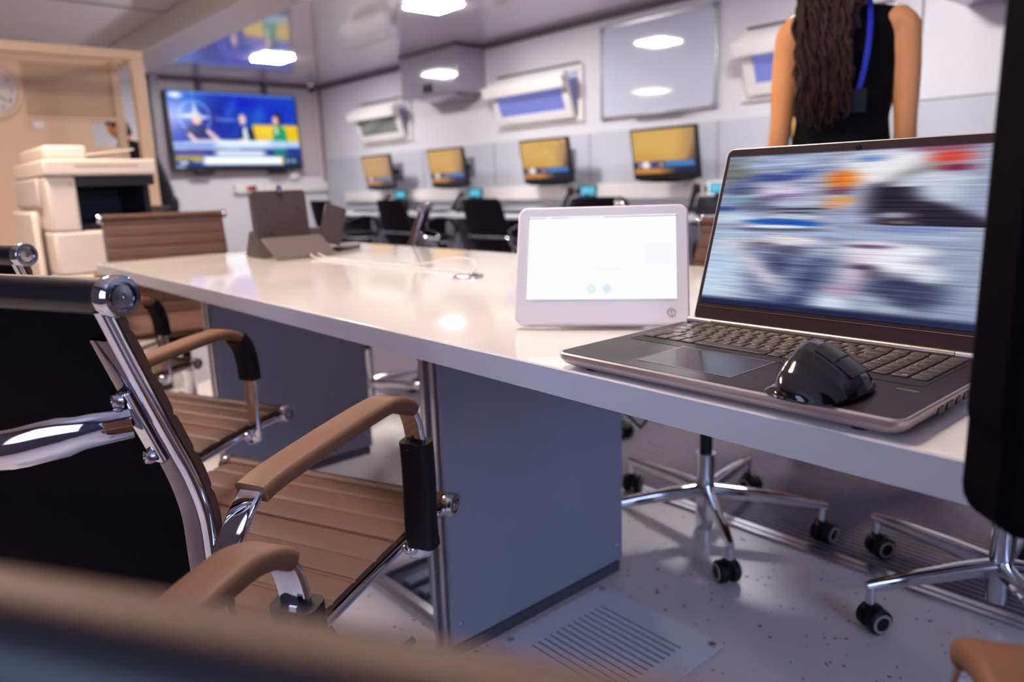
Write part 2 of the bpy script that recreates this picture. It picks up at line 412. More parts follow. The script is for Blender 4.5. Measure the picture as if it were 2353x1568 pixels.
def monitor_picture(dim, dots):
    p = Paint(64, 48, (214, 168, 92))
    p.ell(.35, .3, .5, .4, (224, 180, 104), soft=.8); p.ell(.2, .95, .3, .3, (214, 150, 60), soft=.8)
    m = np.clip((p.u-.62-.12*(1-p.v))/.36, 0, 1); p.mix(m*.55, (120, 92, 96)); p.mix(np.clip((p.u+p.v*.25-1.0)/.22, 0, 1), (34, 28, 48))
    p.rect(-.1, 1.1, .715, .87, (26, 46, 92), .02, .02); p.rect(.5, .96, .73, .83, (76, 136, 206), .03, .02); p.rect(.28, .42, .74, .83, (80, 84, 150), .02, .02); p.ell(.45, .79, .03, .05, (216, 160, 150))
    p.ell(.2, .79, .07, .085, (255, 246, 236), soft=.35); p.ell(.1, .79, .04, .05, (250, 190, 170), soft=.5, k=.7)
    p.rect(-.1, .55, .87, 1.1, (206, 140, 66), .2, .02); p.rect(.55, 1.1, .87, 1.1, (40, 40, 66), .3, .02)
    for du, dv in dots: p.ell(du, dv, .025, .035, (240, 200, 170), soft=.5)
    if dim: p.mix(np.full(p.u.shape, dim), (176, 138, 116))
    return p

def phone_picture():
    p = Paint(24, 16, (60, 160, 196)); p.rect(.1, .9, .15, .8, (96, 190, 220), .1, .1); p.rect(.1, .5, .3, .4, (170, 220, 236), .05, .1, .5); return p

# ------------------------------------------------------------------ setting
X_R, Y_B, ZC = 5.382, 10.23, 2.40
M_dwall = mat('wall darkened for reflections', s(58, 56, 70), .7)  # unlit look of the unseen walls put into their colour, darkens chrome reflections
def wall(name, *b):
    return struct(MB().bb(*b).build(name, M_dwall if name in ('wall_left', 'wall_front') else M_wall))
floor = struct(MB().bb(-1.7, X_R+.15, -3.1, Y_B+.15, -.1, 0).build('floor', M_floor))
struct(MB().bb(-1.7, X_R+.15, -3.1, Y_B+.15, ZC, ZC+.1).build('ceiling', M_ceil))
wall('wall_right', X_R, X_R+.15, -3.1, Y_B+.15, 0, ZC)
wall('wall_back', -1.7, X_R, Y_B, Y_B+.15, 0, ZC)
wall('wall_left', -1.85, -1.7, -3.1, Y_B+.15, 0, ZC)
wall('wall_front', -1.85, X_R+.15, -3.25, -3.1, 0, ZC)
tag(MB().bb(1.715, X_R-.004, -3.09, Y_B-.004, 0, .001).build('carpet', M_carpet), 'dark blue-grey ribbed carpet on the floor beyond the conference table', 'carpet')
t = thing('threshold_strip', 'metal double edging strip along the border of the ribbed carpet', 'floor strip', (1.69, 0, 0))
for dx, w in ((-.012, .014), (.013, .018)):
    MB().sweep([(dx, -3, .004), (dx, Y_B-.1, .004)], [(w/2, -.004), (w/2*.7, .002), (-w/2*.7, .002), (-w/2, -.004)], side=(1, 0, 0)).build('rail', M_alu, t)
# grey lower band on the right wall, seams, trunking
struct(MB().bb(X_R-.012, X_R, -3, Y_B, .0, 1.385).build('trim_1', M_band))
struct(MB().bb(X_R-.03, X_R, -3, Y_B, ZC-.05, ZC).build('trim_2', M_seam))
struct(MB().bb(2.6, X_R, Y_B-.03, Y_B, ZC-.04, ZC).build('trim_3', M_seam))
struct(MB().bb(X_R-.035, X_R, Y_B-.035, Y_B, 1.08, ZC).build('trim_4', mat('corner strip', s(140, 118, 112), .5)))
t = MB().bb(X_R-.075, X_R-.012, -1.5, 9.6, .775, .913).build('cable_trunking', M_trunk, bevel=.006)
tag(t, 'long white cable trunking along the wall under the small monitors', 'cable trunking')
t = MB().bb(3.98, 5.36, Y_B-.07, Y_B, .935, 1.05).build('cable_trunking', M_trunk, bevel=.006)
tag(t, 'short white cable trunking on the wall under the large television', 'cable trunking')
struct(MB().bb(3.07, 5.30, Y_B-.02, Y_B, 1.16, ZC-.05).build('trim_5', mat('television backing board', s(196, 184, 184), .4)))
struct(MB().bb(3.04, 3.14, Y_B-.12, Y_B-.021, 0, ZC).build('trim_6', mat('grey column', s(150, 142, 150), .4)))
# vertical panel joints and rivets
for i, y in enumerate((9.0, 7.7, 6.35, 4.95, 3.55, 2.75)):
    m = MB().bb(X_R-.014, X_R-.0115, y-.004, y+.004, .93, 1.38)
    for k in range(6): m.ball((X_R-.013, y+.03, 1.0+.07*k), .006, 6)
    struct(m.build('trim_%d' % (7+i), M_seam))
# ceiling beam
struct(MB().bb(2.2, 2.58, -3.1, Y_B, 2.2, ZC).build('trim_13', M_beam, bevel=.01))
for i, y in enumerate((1.9, 4.3, 6.7, 9.1)):
    struct(MB().bb(-1.7, 2.2, y-.006, y+.006, ZC-.004, ZC).build('trim_%d' % (14+i), M_seam))

# partition with roller shutter behind the copier
pt = thing('partition_booth', 'cream metal booth frame with shutter and counter opening behind the copier', 'partition', (1.2, 5.9, 0))
P = lambda x0, x1, y0, y1, z0, z1: MB().bb(x0-1.2, x1-1.2, y0-5.9, y1-5.9, z0, z1)
P(1.575, 1.65, 5.56, 5.64, 0, 1.825).build('front_post', M_cream, pt, bevel=.006)
P(-1.65, 1.65, 5.56, 5.64, 1.825, 1.885).build('front_beam', M_cream, pt, bevel=.006)
P(1.575, 1.65, 5.64, 6.2, 1.835, 1.885).build('side_beam', M_cream, pt, bevel=.006)
P(1.60, 1.66, 6.2, 6.26, 0, 1.86).build('rear_post', M_creamd, pt, bevel=.006)
P(-1.65, 1.66, 6.2, 6.26, 1.86, 1.915).build('rear_beam', M_cream, pt, bevel=.006)
P(-1.65, 1.04, 6.2, 6.26, 0, 1.86).build('side_panel', M_cream, pt)
m = MB()
for k in range(12):
    z0 = 1.5+k*.03
    m.prism([(-.005, z0), (.012, z0+.004), (.016, z0+.015), (.012, z0+.026), (-.005, z0+.03)], 0, .56, Matrix(((0, 0, 1, 1.04-1.2), (-1, 0, 0, 6.225-5.9), (0, 1, 0, 0), (0, 0, 0, 1))))
m.build('roller_shutter', M_creamd, pt)
P(1.04, 1.60, 6.19, 6.27, 1.482, 1.50).build('shutter_rail', M_cream, pt)
P(1.04, 1.435, 6.2, 6.24, 0, 1.482).build('counter_panel', M_cream, pt)
P(1.435, 1.60, 6.2, 6.24, 0, 1.30).build('counter_panel', M_cream, pt)
P(1.06, 1.13, 6.185, 6.2, 1.42, 1.47).build('switch_box', M_white, pt, bevel=.004)
# wall clock
ck = thing('wall_clock', 'round wall clock with cream rim on the booth panel', 'clock', (.837, 6.198, 1.66))
R90 = Matrix.Rotation(PI/2, 4, 'X')
MB().lathe([(.0, .0), (.19, .0), (.195, .02), (.185, .04), (.165, .04), (.160, .022), (0, .022)], 40, R90).build('rim', M_cream, ck)
MB().lathe([(0, .023), (.160, .023), (.160, .0235), (0, .0235)], 40, R90).build('dial', mat('clock dial', s(226, 214, 214), .5), ck)
def text_mesh(txt, size, depth=0., align='CENTER'):
    cu = bpy.data.curves.new('lettering', 'FONT'); cu.body = txt; cu.size = size; cu.align_x = align; cu.align_y = 'CENTER'; cu.extrude = depth; cu.resolution_u = 2
    o = bpy.data.objects.new('lettering', cu); C.objects.link(o)
    bpy.context.view_layer.update()
    dg = bpy.context.evaluated_depsgraph_get()
    me = o.evaluated_get(dg).to_mesh(); v = [tuple(x.co) for x in me.vertices]; f = [tuple(x.vertices) for x in me.polygons]
    o.evaluated_get(dg).to_mesh_clear(); bpy.data.objects.remove(o); bpy.data.curves.remove(cu)
    return v, f
for k in range(1, 13):
    a = PI/2-k*PI/6; v, f = text_mesh(str(k), .042)
    MB().add(v, f, R90 @ Matrix.Translation((.128*math.cos(a), .128*math.sin(a), .0242))).build('numeral', mat('clock numerals', s(60, 52, 60), .6), ck)
for L, w, a, n in ((.08, .009, .7, 'hour_hand'), (.12, .006, -2.2, 'minute_hand')):
    MB().box((0, L/2-.01, .028), (w, L, .002), R90 @ Matrix.Rotation(a, 4, 'Z')).build(n, M_blackpl, ck)

# ceiling lights
def ceiling_light(x, y, w, d, col, st, label, first=[None]):
    o = thing('ceiling_light', label, 'ceiling light', (x, y, ZC), 0, 'square panel ceiling lights')
    fr = MB()
    for a, b, c, e in ((-w/2, w/2, -d/2, -d/2+.02), (-w/2, w/2, d/2-.02, d/2), (-w/2, -w/2+.02, -d/2+.02, d/2-.02), (w/2-.02, w/2, -d/2+.02, d/2-.02)):
        fr.bb(a, b, c, e, -.012, -.001)
    fr.bb(-w/2+.02, w/2-.02, -d/2+.02, d/2-.02, -.006, -.001)
    fr.build('frame', M_white, o)
    mm = bpy.data.materials.new('lit diffuser'); mm.use_nodes = True; b = mm.node_tree.nodes['Principled BSDF']
    b.inputs['Base Color'].default_value = (.8, .8, .8, 1); b.inputs['Emission Color'].default_value = (*col, 1); b.inputs['Emission Strength'].default_value = st
    MB().bb(-w/2+.021, w/2-.021, -d/2+.021, d/2-.021, -.022, -.007).build('diffuser', mm, o)
    return o
COOL = (1., .975, .985); WARM = (1., .82, .66)
ceiling_light(3.88, 5.30, .385, .385, COOL, 150, 'lit square ceiling light above the wall cabinet at top of the photo')
ceiling_light(3.83, 8.30, .385, .385, COOL, 150, 'lit square ceiling light just before the large television')
ceiling_light(3.86, 2.3, .385, .385, COOL, 150, 'lit square ceiling light over the person by the whiteboard')
ceiling_light(.78, 1.30, .42, .42, WARM, 70, 'warm lit square ceiling light over the conference table')
ceiling_light(.15, 3.36, .42, .42, WARM, 142, 'warm lit square ceiling light over the copier and booth')
ceiling_light(.3, 8.2, .5, .5, WARM, 30, 'warm lit square ceiling light in the passage behind the booth')

# added fill: two unseen glowing windows supply the cool light on shaded faces
win = struct(thing('window_4', 'added unseen window in the left wall, source of cool fill', 'window', (-1.7, .2, 1.35)))
wf = MB()
for b in ((0, .04, -.85, .85, -.55, -.5), (0, .04, -.85, .85, .5, .55), (0, .04, -.85, -.8, -.5, .5), (0, .04, .8, .85, -.5, .5)): wf.bb(*b)
wf.build('window_frame', M_white, win)
win = struct(thing('window_5', 'added unseen window in the wall behind the camera, source of cool fill', 'window', (.2, -3.1, 1.45), PI/2))  # also added, cool fill from behind
wf.build('window_frame', M_white, win)
for wn, st in ((bpy.data.objects['window_4'], 4.2), (bpy.data.objects['window_5'], 9.0)):
    MB().bb(.012, .018, -.80, .80, -.50, .50).build('pane', mat('cool fill pane %s' % st, (.3, .35, .5), .2, emit=(.48, .60, 1.), estr=st), wn)

# ------------------------------------------------------------------ right wall fittings
def window(n, y0, y1, glass, label):
    """hopper window on the right wall, z 1.52-2.0, sash leaning into the room at its top"""
    yc = (y0+y1)/2; w = y1-y0
    o = struct(thing('window_%d' % n, label, 'window', (X_R, yc, 1.5)))
    fr = MB(); z0, z1 = 0., .52
    for a, b, c, d in ((-w/2, w/2, z0, z0+.06), (-w/2, w/2, z1-.06, z1), (-w/2, -w/2+.06, z0+.06, z1-.06), (w/2-.06, w/2, z0+.06, z1-.06)): fr.bb(-.035, -.001, a, b, c, d)
    fr.build('window_frame', M_white, o, bevel=.004)
    MB().bb(-.02, -.013, -w/2+.06, w/2-.06, .06, z1-.06).build('reveal', mat('pale dusk reveal', s(186, 186, 214), .5), o)
    Mt = Matrix.Translation((-.036, 0, .05)) @ Matrix.Rotation(math.radians(-18), 4, 'Y')
    sh = MB(); hs = .43; ws = w/2-.075
    for a, b, c, d in ((-ws, ws, 0, .085), (-ws, ws, hs-.05, hs), (-ws, -ws+.085, .085, hs-.05), (ws-.085, ws, .085, hs-.05)): sh.bb(-.045, 0, a, b, c, d, Mt)
    sh.build('sash', M_white, o, bevel=.004)
    MB().bb(-.03, -.02, -ws+.08, ws-.08, .08, hs-.045, Mt).build('pane', glass, o)
    MB().bb(-.125, -.045, -ws-.03, ws+.03, hs-.13, hs-.02, Mt).build('blind_box', M_white, o, bevel=.01)
    MB().bb(-.05, -.001, -w/2+.04, w/2-.04, z1+.005, z1+.018).build('drip_strip', M_seam, o)
    MB().tube([Mt @ Vector((-.06, ws*.5, .06)), Mt @ Vector((-.085, ws*.5, .06)), Mt @ Vector((-.085, ws*.5, .015))], .009, 8).build('handle', M_white, o)
    return o
window(1, 7.9, 9.1, M_glassg, 'open hopper window with grey pane left of the wall cabinet')
window(2, 5.02, 6.28, M_glass, 'open hopper window with blue pane between wall cabinet and whiteboard')
window(3, 2.2, 3.34, M_glass, 'open hopper window with blue pane partly hidden by the person')

# wall cabinets near the ceiling
def wall_cabinet(y0, y1, label):
    o = thing('air_cabinet', label, 'wall cabinet', (X_R, (y0+y1)/2, 1.91)); L = (y1-y0)/2
    MB().bb(-.385, -.002, -L, L, 0, ZC-.03-1.91).build('body', M_acb, o, bevel=.006)
    MB().bb(-.40, -.37, -L-.004, L+.004, ZC-.03-1.91, ZC-1.91-.002).build('top_strip', M_seam, o)
    MB().bb(-.393, -.385, -L+.02, L-.02, .03, .44).build('front_panel', M_acb, o, bevel=.003)
    MB().prism([(-.36, 0), (-.36, -.012), (-.05, -.05), (-.05, 0)], -L*.8, L*.4, Matrix(((1, 0, 0, 0), (0, 0, 1, 0), (0, 1, 0, 0), (0, 0, 0, 1)))).build('outlet_hood', M_acb, o)
    for y in (.15, .06):
        MB().prism(rrect(.06, .095, .025), 0, .006, Matrix(((0, 0, -1, -.393), (1, 0, 0, y-L*.2), (0, 1, 0, .085), (0, 0, 0, 1)))).build('socket', M_black, o)
    return o
wall_cabinet(6.47, 7.53, 'grey gloss box cabinet under the ceiling between two windows')
wall_cabinet(.6, 1.80, 'grey gloss box cabinet at the ceiling in the top right corner')

# whiteboards
def whiteboard(y0, y1, z0, z1, label):
    o = thing('whiteboard', label, 'whiteboard', (X_R, (y0+y1)/2, z0)); w = (y1-y0)/2; h = z1-z0
    MB().bb(-.022, -.001, -w+.02, w-.02, .02, h-.02).build('surface', M_board, o)
    f = MB()
    for a, b, c, d in ((-w, w, 0, .025), (-w, w, h-.025, h), (-w, -w+.025, .025, h-.025), (w-.025, w, .025, h-.025)): f.bb(-.03, -.001, a, b, c, d)
    f.build('frame', M_frame, o, bevel=.003)
    for a in (-1, 1):
        for c in (0, 1):
            MB().box((-.018, a*(w-.022), .022 if not c else h-.022), (.034, .05, .05)).build('corner_cap', mat('grey corner cap', s(140, 138, 150), .4), o, bevel=.006)
    MB().bb(-.085, -.03, -w*.55, w*.4, .0, .012).build('pen_tray', M_frame, o, bevel=.003)
    return o
whiteboard(3.57, 4.80, 1.485, 2.285, 'large whiteboard in silver frame reflecting the ceiling lights')
o = thing('wall_board', 'plain white board on the wall behind the standing person', 'board', (X_R, 1.72, 1.385))
MB().bb(-.024, -.001, -.39, .33, 0, .74).build('panel', M_wall, o, bevel=.004)
MB().bb(-.03, -.024, .325, .335, 0, .74).build('edge_strip', M_seam, o)

# small wall monitors
MS = []
for k, (d, dots) in enumerate(((.45, ()), (.15, ()), (0, ((.15, .14), (.55, .3), (.8, .12), (.66, .45), (.93, .05))), (0, ()))):
    MS.append(monitor_picture(d, dots))
M_mon = screen_mat('monitor screen', .92)
mon_labels = ['small wall monitor with dull brown picture, nearest the television',
              'small wall monitor with gold picture left of the cabinet and window monitor pair',
              'small wall monitor with gold picture dotted with icons below the blue window',
              'small wall monitor with plain gold picture below the whiteboard',
              'small wall monitor hidden mostly behind the standing person']
mon_labels[1] = 'small wall monitor with gold picture, second from the television'
for k, yc in enumerate((8.25, 6.81, 5.24, 3.85, 2.42)):
    o = thing('wall_monitor', mon_labels[k], 'monitor', (X_R, yc, .93), 0, 'small monitors along the right wall')
    # local frame of the tilted display: u along -Y, v up, top leaning out into the room
    Mt = Matrix.Translation((-.33, 0, .21)) @ Matrix.Rotation(math.radians(-10), 4, 'Y') @ Matrix(((0, 0, -1, 0), (-1, 0, 0, 0), (0, 1, 0, 0), (0, 0, 0, 1)))
    W, H = .66, .42
    MB().prism(rrect(W, H, .012), -.035, 0, Mt).build('case', M_blackpl, o, bevel=.004)
    MB().prism(rrect(W*.55, H*.6, .03), -.075, -.036, Mt).build('rear_cover', M_blackpl, o, bevel=.01)
    MB().prism([(-.30, -.2), (.30, -.2), (.27, -.222), (.1, -.234), (-.1, -.234), (-.27, -.222)], -.03, -.002, Mt).build('chin', M_blackgl, o, bevel=.003)
    MS[min(k, 3)].obj('screen', W-.036, H-.07, M_mon, o, Mt @ Matrix.Translation((0, .018, .0015)))
    MB().bb(-.27, -.012, -.04, .04, .18, .25).build('wall_arm', M_blackpl, o, bevel=.006)
    MB().bb(-.03, -.012, -.1, .1, .1, .32).build('wall_plate', mat('bracket grey', s(120, 110, 120), .5), o, bevel=.003)

# wall desks, phones, keyboards, mesh chairs
DZ = .655
M_ph = screen_mat('phone screen', 1.0)
PP = phone_picture()
desk_lab = ['grey wall desk under the dull brown monitor nearest the television', 'grey wall desk under the second monitor from the television',
            'grey wall desk under the monitor dotted with icons', 'grey wall desk under the whiteboard and plain gold monitor', 'grey wall desk behind the laptop lid and standing person']
ph_lab = ['desk phone behind the mesh chair backed by the second monitor', 'desk phone with blue screen between second and third mesh chairs from the television',
          'desk phone with blue screen behind the mesh chair above the white tablet', 'desk phone with blue screen just left of the laptop lid']
for k, yc in enumerate((8.27, 6.82, 5.37, 3.92, 2.47)):
    o = thing('wall_desk', desk_lab[k], 'desk', (X_R-.08, yc, 0), 0, 'desks along the right wall')
    MB().bb(-.78, 0, -.69, .69, DZ-.03, DZ).build('desktop', M_desk, o, bevel=.004)
    for yy in (-.66, .66):
        MB().bb(-.70, -.05, yy-.012, yy+.012, .0012, DZ-.031).build('side_panel', M_desku, o, bevel=.003)
        MB().bb(-.76, -.72, yy-.02, yy+.02, .0012, DZ-.031).build('leg', M_desku, o, bevel=.003)
    MB().bb(-.08, -.06, -.645, .645, .2, DZ-.031).build('modesty_panel', mat('dark modesty panel', s(84, 76, 88), .5), o)
    if k < 4:
        kb = thing('keyboard', ['thin dark keyboard on the desk under the monitor nearest the television', 'thin dark keyboard on the desk under the second monitor from the television',
                                'thin dark keyboard on the desk under the monitor dotted with icons', 'thin dark keyboard on the desk under the whiteboard'][k], 'keyboard', (4.92, yc+.1, DZ), 0, 'keyboards on the wall desks')
        MB().bb(-.07, .07, -.22, .22, .001, .018).build('case', M_blackpl, kb, bevel=.004)
        kk = MB()
        for a in range(5):
            for b in range(15): kk.box((-.052+.026*a, -.19+.027*b, .021), (.02, .021, .006))
        kk.build('keys', M_blackpl, kb)
for k, (px, py, a) in enumerate(((5.1, 7.96, .5), (5.08, 6.45, .6), (5.06, 4.76, .5), (5.0, 3.33, .5))):
    o = thing('desk_phone', ph_lab[k], 'phone', (px, py, DZ), PI/2+.45, 'desk phones on the wall desks')
    # local: user side is +Y?  user sits towards -X world -> local +Y after the turn
    MB().prism([(-.10, .002), (.11, .002), (.11, .03), (-.05, .14), (-.10, .14)], -.13, .13, Matrix(((0, 0, 1, 0), (1, 0, 0, 0), (0, 1, 0, 0), (0, 0, 0, 1)))).build('base', M_blackpl, o, bevel=.006)
    hp = spline([(.155, .10, .03), (.16, .08, .06), (.16, -.02, .14), (.155, -.10, .19), (.155, -.125, .185)], .02)
    n = len(hp)
    MB().sweep(hp, rrect(.05, .03, .012), side=(1, 0, 0), scale=[1.25 if i < 3 or i > n-4 else .85 for i in range(n)]).build('handset', M_blackrub, o)
    Mt = Matrix.Translation((-.02, -.09, .20)) @ Matrix.Rotation(PI, 4, 'Z') @ Matrix.Rotation(math.radians(72), 4, 'X')
    MB().prism(rrect(.17, .115, .01), -.018, 0, Mt).build('display_case', M_white if k == 3 else M_blackpl, o, bevel=.003)
    PP.obj('screen', .14, .09, M_ph, o, Mt @ Matrix.Translation((0, 0, .0012)))
    MB().bb(-.03, 0, -.09, -.06, .1, .17).build('display_arm', M_blackpl, o)

def mesh_chair():
    o = thing('mesh_chair', '', 'chair', (0, 0, 0), 0, 'black mesh chairs at the wall desks')
    # back
    R = []
    bp = [(-.16, .40), (-.19, .47), (-.21, .55), (-.235, .66), (-.26, .76), (-.275, .815), (-.278, .83)]
    hw = [.20, .225, .235, .235, .228, .215, .18]
    for (y, z), w in zip(bp, hw):
        row = []
        for i in range(13):
            u = -1+2*i/12; row.append((u*w, y-.03*(1-u*u), z))
        for i in range(12, -1, -1):
            u = -1+2*i/12; row.append((u*w, y-.03*(1-u*u)-.022, z))
        R.append(row)
    MB().rings(R).build('backrest', M_mesh, o, bevel=.006)
    MB().prism(rrect(.47, .46, .06), .42, .47, Matrix.Translation((0, .06, 0))).build('seat', M_mesh, o, bevel=.012)
    MB().tube(spline([(-.225, -.18, .50), (-.20, -.245, .515), (-.1, -.262, .515), (.1, -.262, .515), (.20, -.245, .515), (.225, -.18, .50)], .02), .012, 8).build('back_bar', M_chrome, o)
    for sx in (-1, 1):
        MB().tube(spline([(sx*.235, -.2, .56), (sx*.262, -.12, .60), (sx*.272, .05, .64), (sx*.268, .2, .61), (sx*.255, .27, .50), (sx*.245, .2, .44)], .02), .016, 8).build('armrest', M_blackrub, o)
        fr = MB().tube(spline([(sx*.225, -.21, .56), (sx*.225, -.17, .44), (sx*.23, .0, .405), (sx*.235, .24, .40), (sx*.235, .27, .36), (sx*.235, .27, .06), (sx*.235, .25, .019), (sx*.235, .1, .019), (sx*.235, -.24, .019)], .03), .0125, 8)
        fr.build('leg', M_chrome, o)
    MB().cyl((-.235, -.22, .019), (.235, -.22, .019), .0115, 8).build('cross_bar', M_chrome, o)
    return o
mc = mesh_chair()
mc_lab = ['black mesh chair nearest the television, partly behind the conference device', 'black mesh chair with chrome back bar, second from the television',
          'black mesh chair behind the edge-on conference chair, third from the television', 'black mesh chair whose top shows just above the white tablet']
for k, (x, y, dz) in enumerate(((4.2, 7.62, .08), (4.2, 6.2, 0), (4.2, 4.82, .0), (4.2, 3.52, .05))):
    o = mc if k == 0 else dup(mc)
    o.location = (x, y, .0012); o.rotation_euler = (0, 0, face_rz(1, -.05+.18*dz)); o.scale = (1.16, 1.0, 1.0); o['label'] = mc_lab[k]
# plugs on the trunking
for x, y, z, c, lab in ((4.20, Y_B-.07, 1.0, s(170, 20, 40), 'red power plug in the short trunking under the television'),):
    o = thing('power_plug', lab, 'plug', (x, y, z)); MB().bb(-.05, .03, -.03, -.001, -.028, .028).build('plug_body', mat('red plug', c, .4), o, bevel=.006)
    MB().bb(.031, .07, -.03, -.001, -.028, .028).build('plug_cap', M_blackpl, o, bevel=.006)
for y, lab in ((5.13, 'dark plug pair hanging at the trunking under the monitor dotted with icons'), (3.68, 'dark plug pair hanging at the trunking under the whiteboard')):
    o = thing('power_plug', lab, 'plug', (X_R-.075, y, .84))
    MB().bb(-.05, -.001, -.02, .03, -.03, .05).build('plug_body', mat('dark red plug', s(74, 26, 34), .4), o, bevel=.006)
    MB().bb(-.03, -.001, -.11, -.07, -.02, .035).build('plug_cap', M_blackpl, o, bevel=.006)
    MB().tube(spline([(-.03, .0, .05), (-.035, .06, .07), (-.03, .12, .04), (-.012, .14, .06)], .02), .004, 6).build('lead', M_blackpl, o)
o = thing('charger', 'white charger hanging on a thin cord under the television', 'charger', (4.85, Y_B-.03, 1.16))
MB().bb(-.07, .07, -.05, -.001, -.05, .05).build('charger_body', M_white, o, bevel=.015)
MB().tube(spline([(-.05, -.03, -.05), (-.2, -.03, -.095), (-.4, -.03, -.085), (-.6, -.035, -.09)], .03), .004, 6).build('cord', M_white, o)

# television
tv = thing('television', 'large wall television showing a blue studio with three seated people', 'television', (4.07, 10.08, 1.25))
Mt = Matrix.Translation((0, 0, .495)) @ Matrix.Rotation(math.radians(86), 4, 'X')
MB().prism(rrect(1.74, 1.0, .012), -.05, 0, Mt).build('case', M_blackpl, tv, bevel=.004)
TVP = tv_picture(); M_tv = screen_mat('television screen', 1.15)
TVP.obj('screen', 1.70, .955, M_tv, tv, Mt @ Matrix.Translation((0, .008, .0015)))
for x in (-.5, .5): MB().bb(x-.12, x+.12, -.03, .03, -.06, -.005).build('foot', M_blackpl, tv, bevel=.006)
for x in (-.42, .46): MB().bb(x-.03, x+.03, .06, .13, .0, 1.14).build('wall_bracket', M_seam, tv)
MB().bb(-.6, .6, .05, .125, .3, .7).build('rear_cover', M_blackpl, tv, bevel=.01)
# security camera
o = thing('security_camera', 'small black security camera on white mount in the far ceiling corner', 'camera', (5.16, 10.05, ZC))
MB().lathe([(.0, -.05), (.035, -.05), (.045, -.001), (0, -.001)], 16).build('mount', M_white, o)
MB().ball((0, -.02, -.075), (.04, .045, .04), 12).build('lens_ball', M_blackgl, o)

# ------------------------------------------------------------------ copier
cp = thing('copier', 'tall cream office copier with dark output tray in front of the booth', 'copier', (.87, 4.12, 0))
# local: front is -Y at y=-.37
Y0 = -.37
MB().bb(-.215, .215, Y0, .37, .05, .60).build('drawer_unit', M_copier, cp, bevel=.012)
MB().bb(-.20, .20, Y0+.03, .35, 0, .049).build('plinth', M_copdark, cp)
for z0, z1 in ((.085, .215), (.235, .365), (.385, .585)):
    d = MB().bb(-.205, .205, Y0-.012, Y0-.001, z0, z1).build('drawer', M_copier, cp, bevel=.005)
    MB().bb(-.06, .06, Y0-.016, Y0-.0125, z1-.045, z1-.02).build('handle', M_copier2, d)
MB().bb(-.215, .215, Y0, .37, .601, .79).build('engine_front', M_copier, cp, bevel=.012)
MB().bb(-.215, -.10, Y0, .37, .791, 1.03).build('engine_column', M_copier, cp, bevel=.012)
MB().bb(-.10, .215, .12, .37, .791, 1.03).build('engine_rear', M_copdark, cp)
MB().bb(.19, .214, Y0+.06, .119, .801, .984).build('engine_side', M_copdark, cp)
MB().bb(-.098, .212, Y0+.02, .119, .791, .80).build('output_floor', M_copdark, cp)
MB().prism([(-.11, .80), (.215, .80), (.31, .87), (.31, .885), (.2, .84), (-.11, .815)], Y0+.04, .1, Matrix(((1, 0, 0, 0), (0, 0, 1, 0), (0, 1, 0, 0), (0, 0, 0, 1)))).build('output_tray', M_copdark, cp)
MB().bb(-.098, .225, Y0, .119, .985, 1.03).build('control_strip', M_copdark, cp, bevel=.004)
MB().bb(-.22, .235, Y0-.02, .37, 1.031, 1.10).build('scanner', M_copier, cp, bevel=.01)
MB().bb(-.10, .15, Y0-.022, Y0-.0205, 1.072, 1.08).build('scanner_slot', M_creamd, cp)
MB().bb(-.19, -.02, -.28, .3, 1.101, 1.165).build('document_feeder', M_copier, cp, bevel=.015)
MB().prism([(-.02, 1.12), (.2, 1.15), (.2, 1.158), (-.02, 1.13)], -.2, .22, Matrix(((1, 0, 0, 0), (0, 0, 1, 0), (0, 1, 0, 0), (0, 0, 0, 1)))).build('feeder_tray', M_copier, cp, bevel=.002)
MB().bb(-.235, -.216, -.15, .34, .32, .88).build('side_cover', M_copier2, cp, bevel=.012)
MB().bb(-.262, -.236, -.22, .30, .10, .88).build('side_feeder', M_copier, cp, bevel=.012)
MB().bb(-.232, -.216, -.25, .32, .90, 1.025).build('side_door', M_copier2, cp, bevel=.012)
MB().ball((-.12, Y0-.004, 1.0), (.008, .004, .008), 8).build('button', M_creamd, cp)

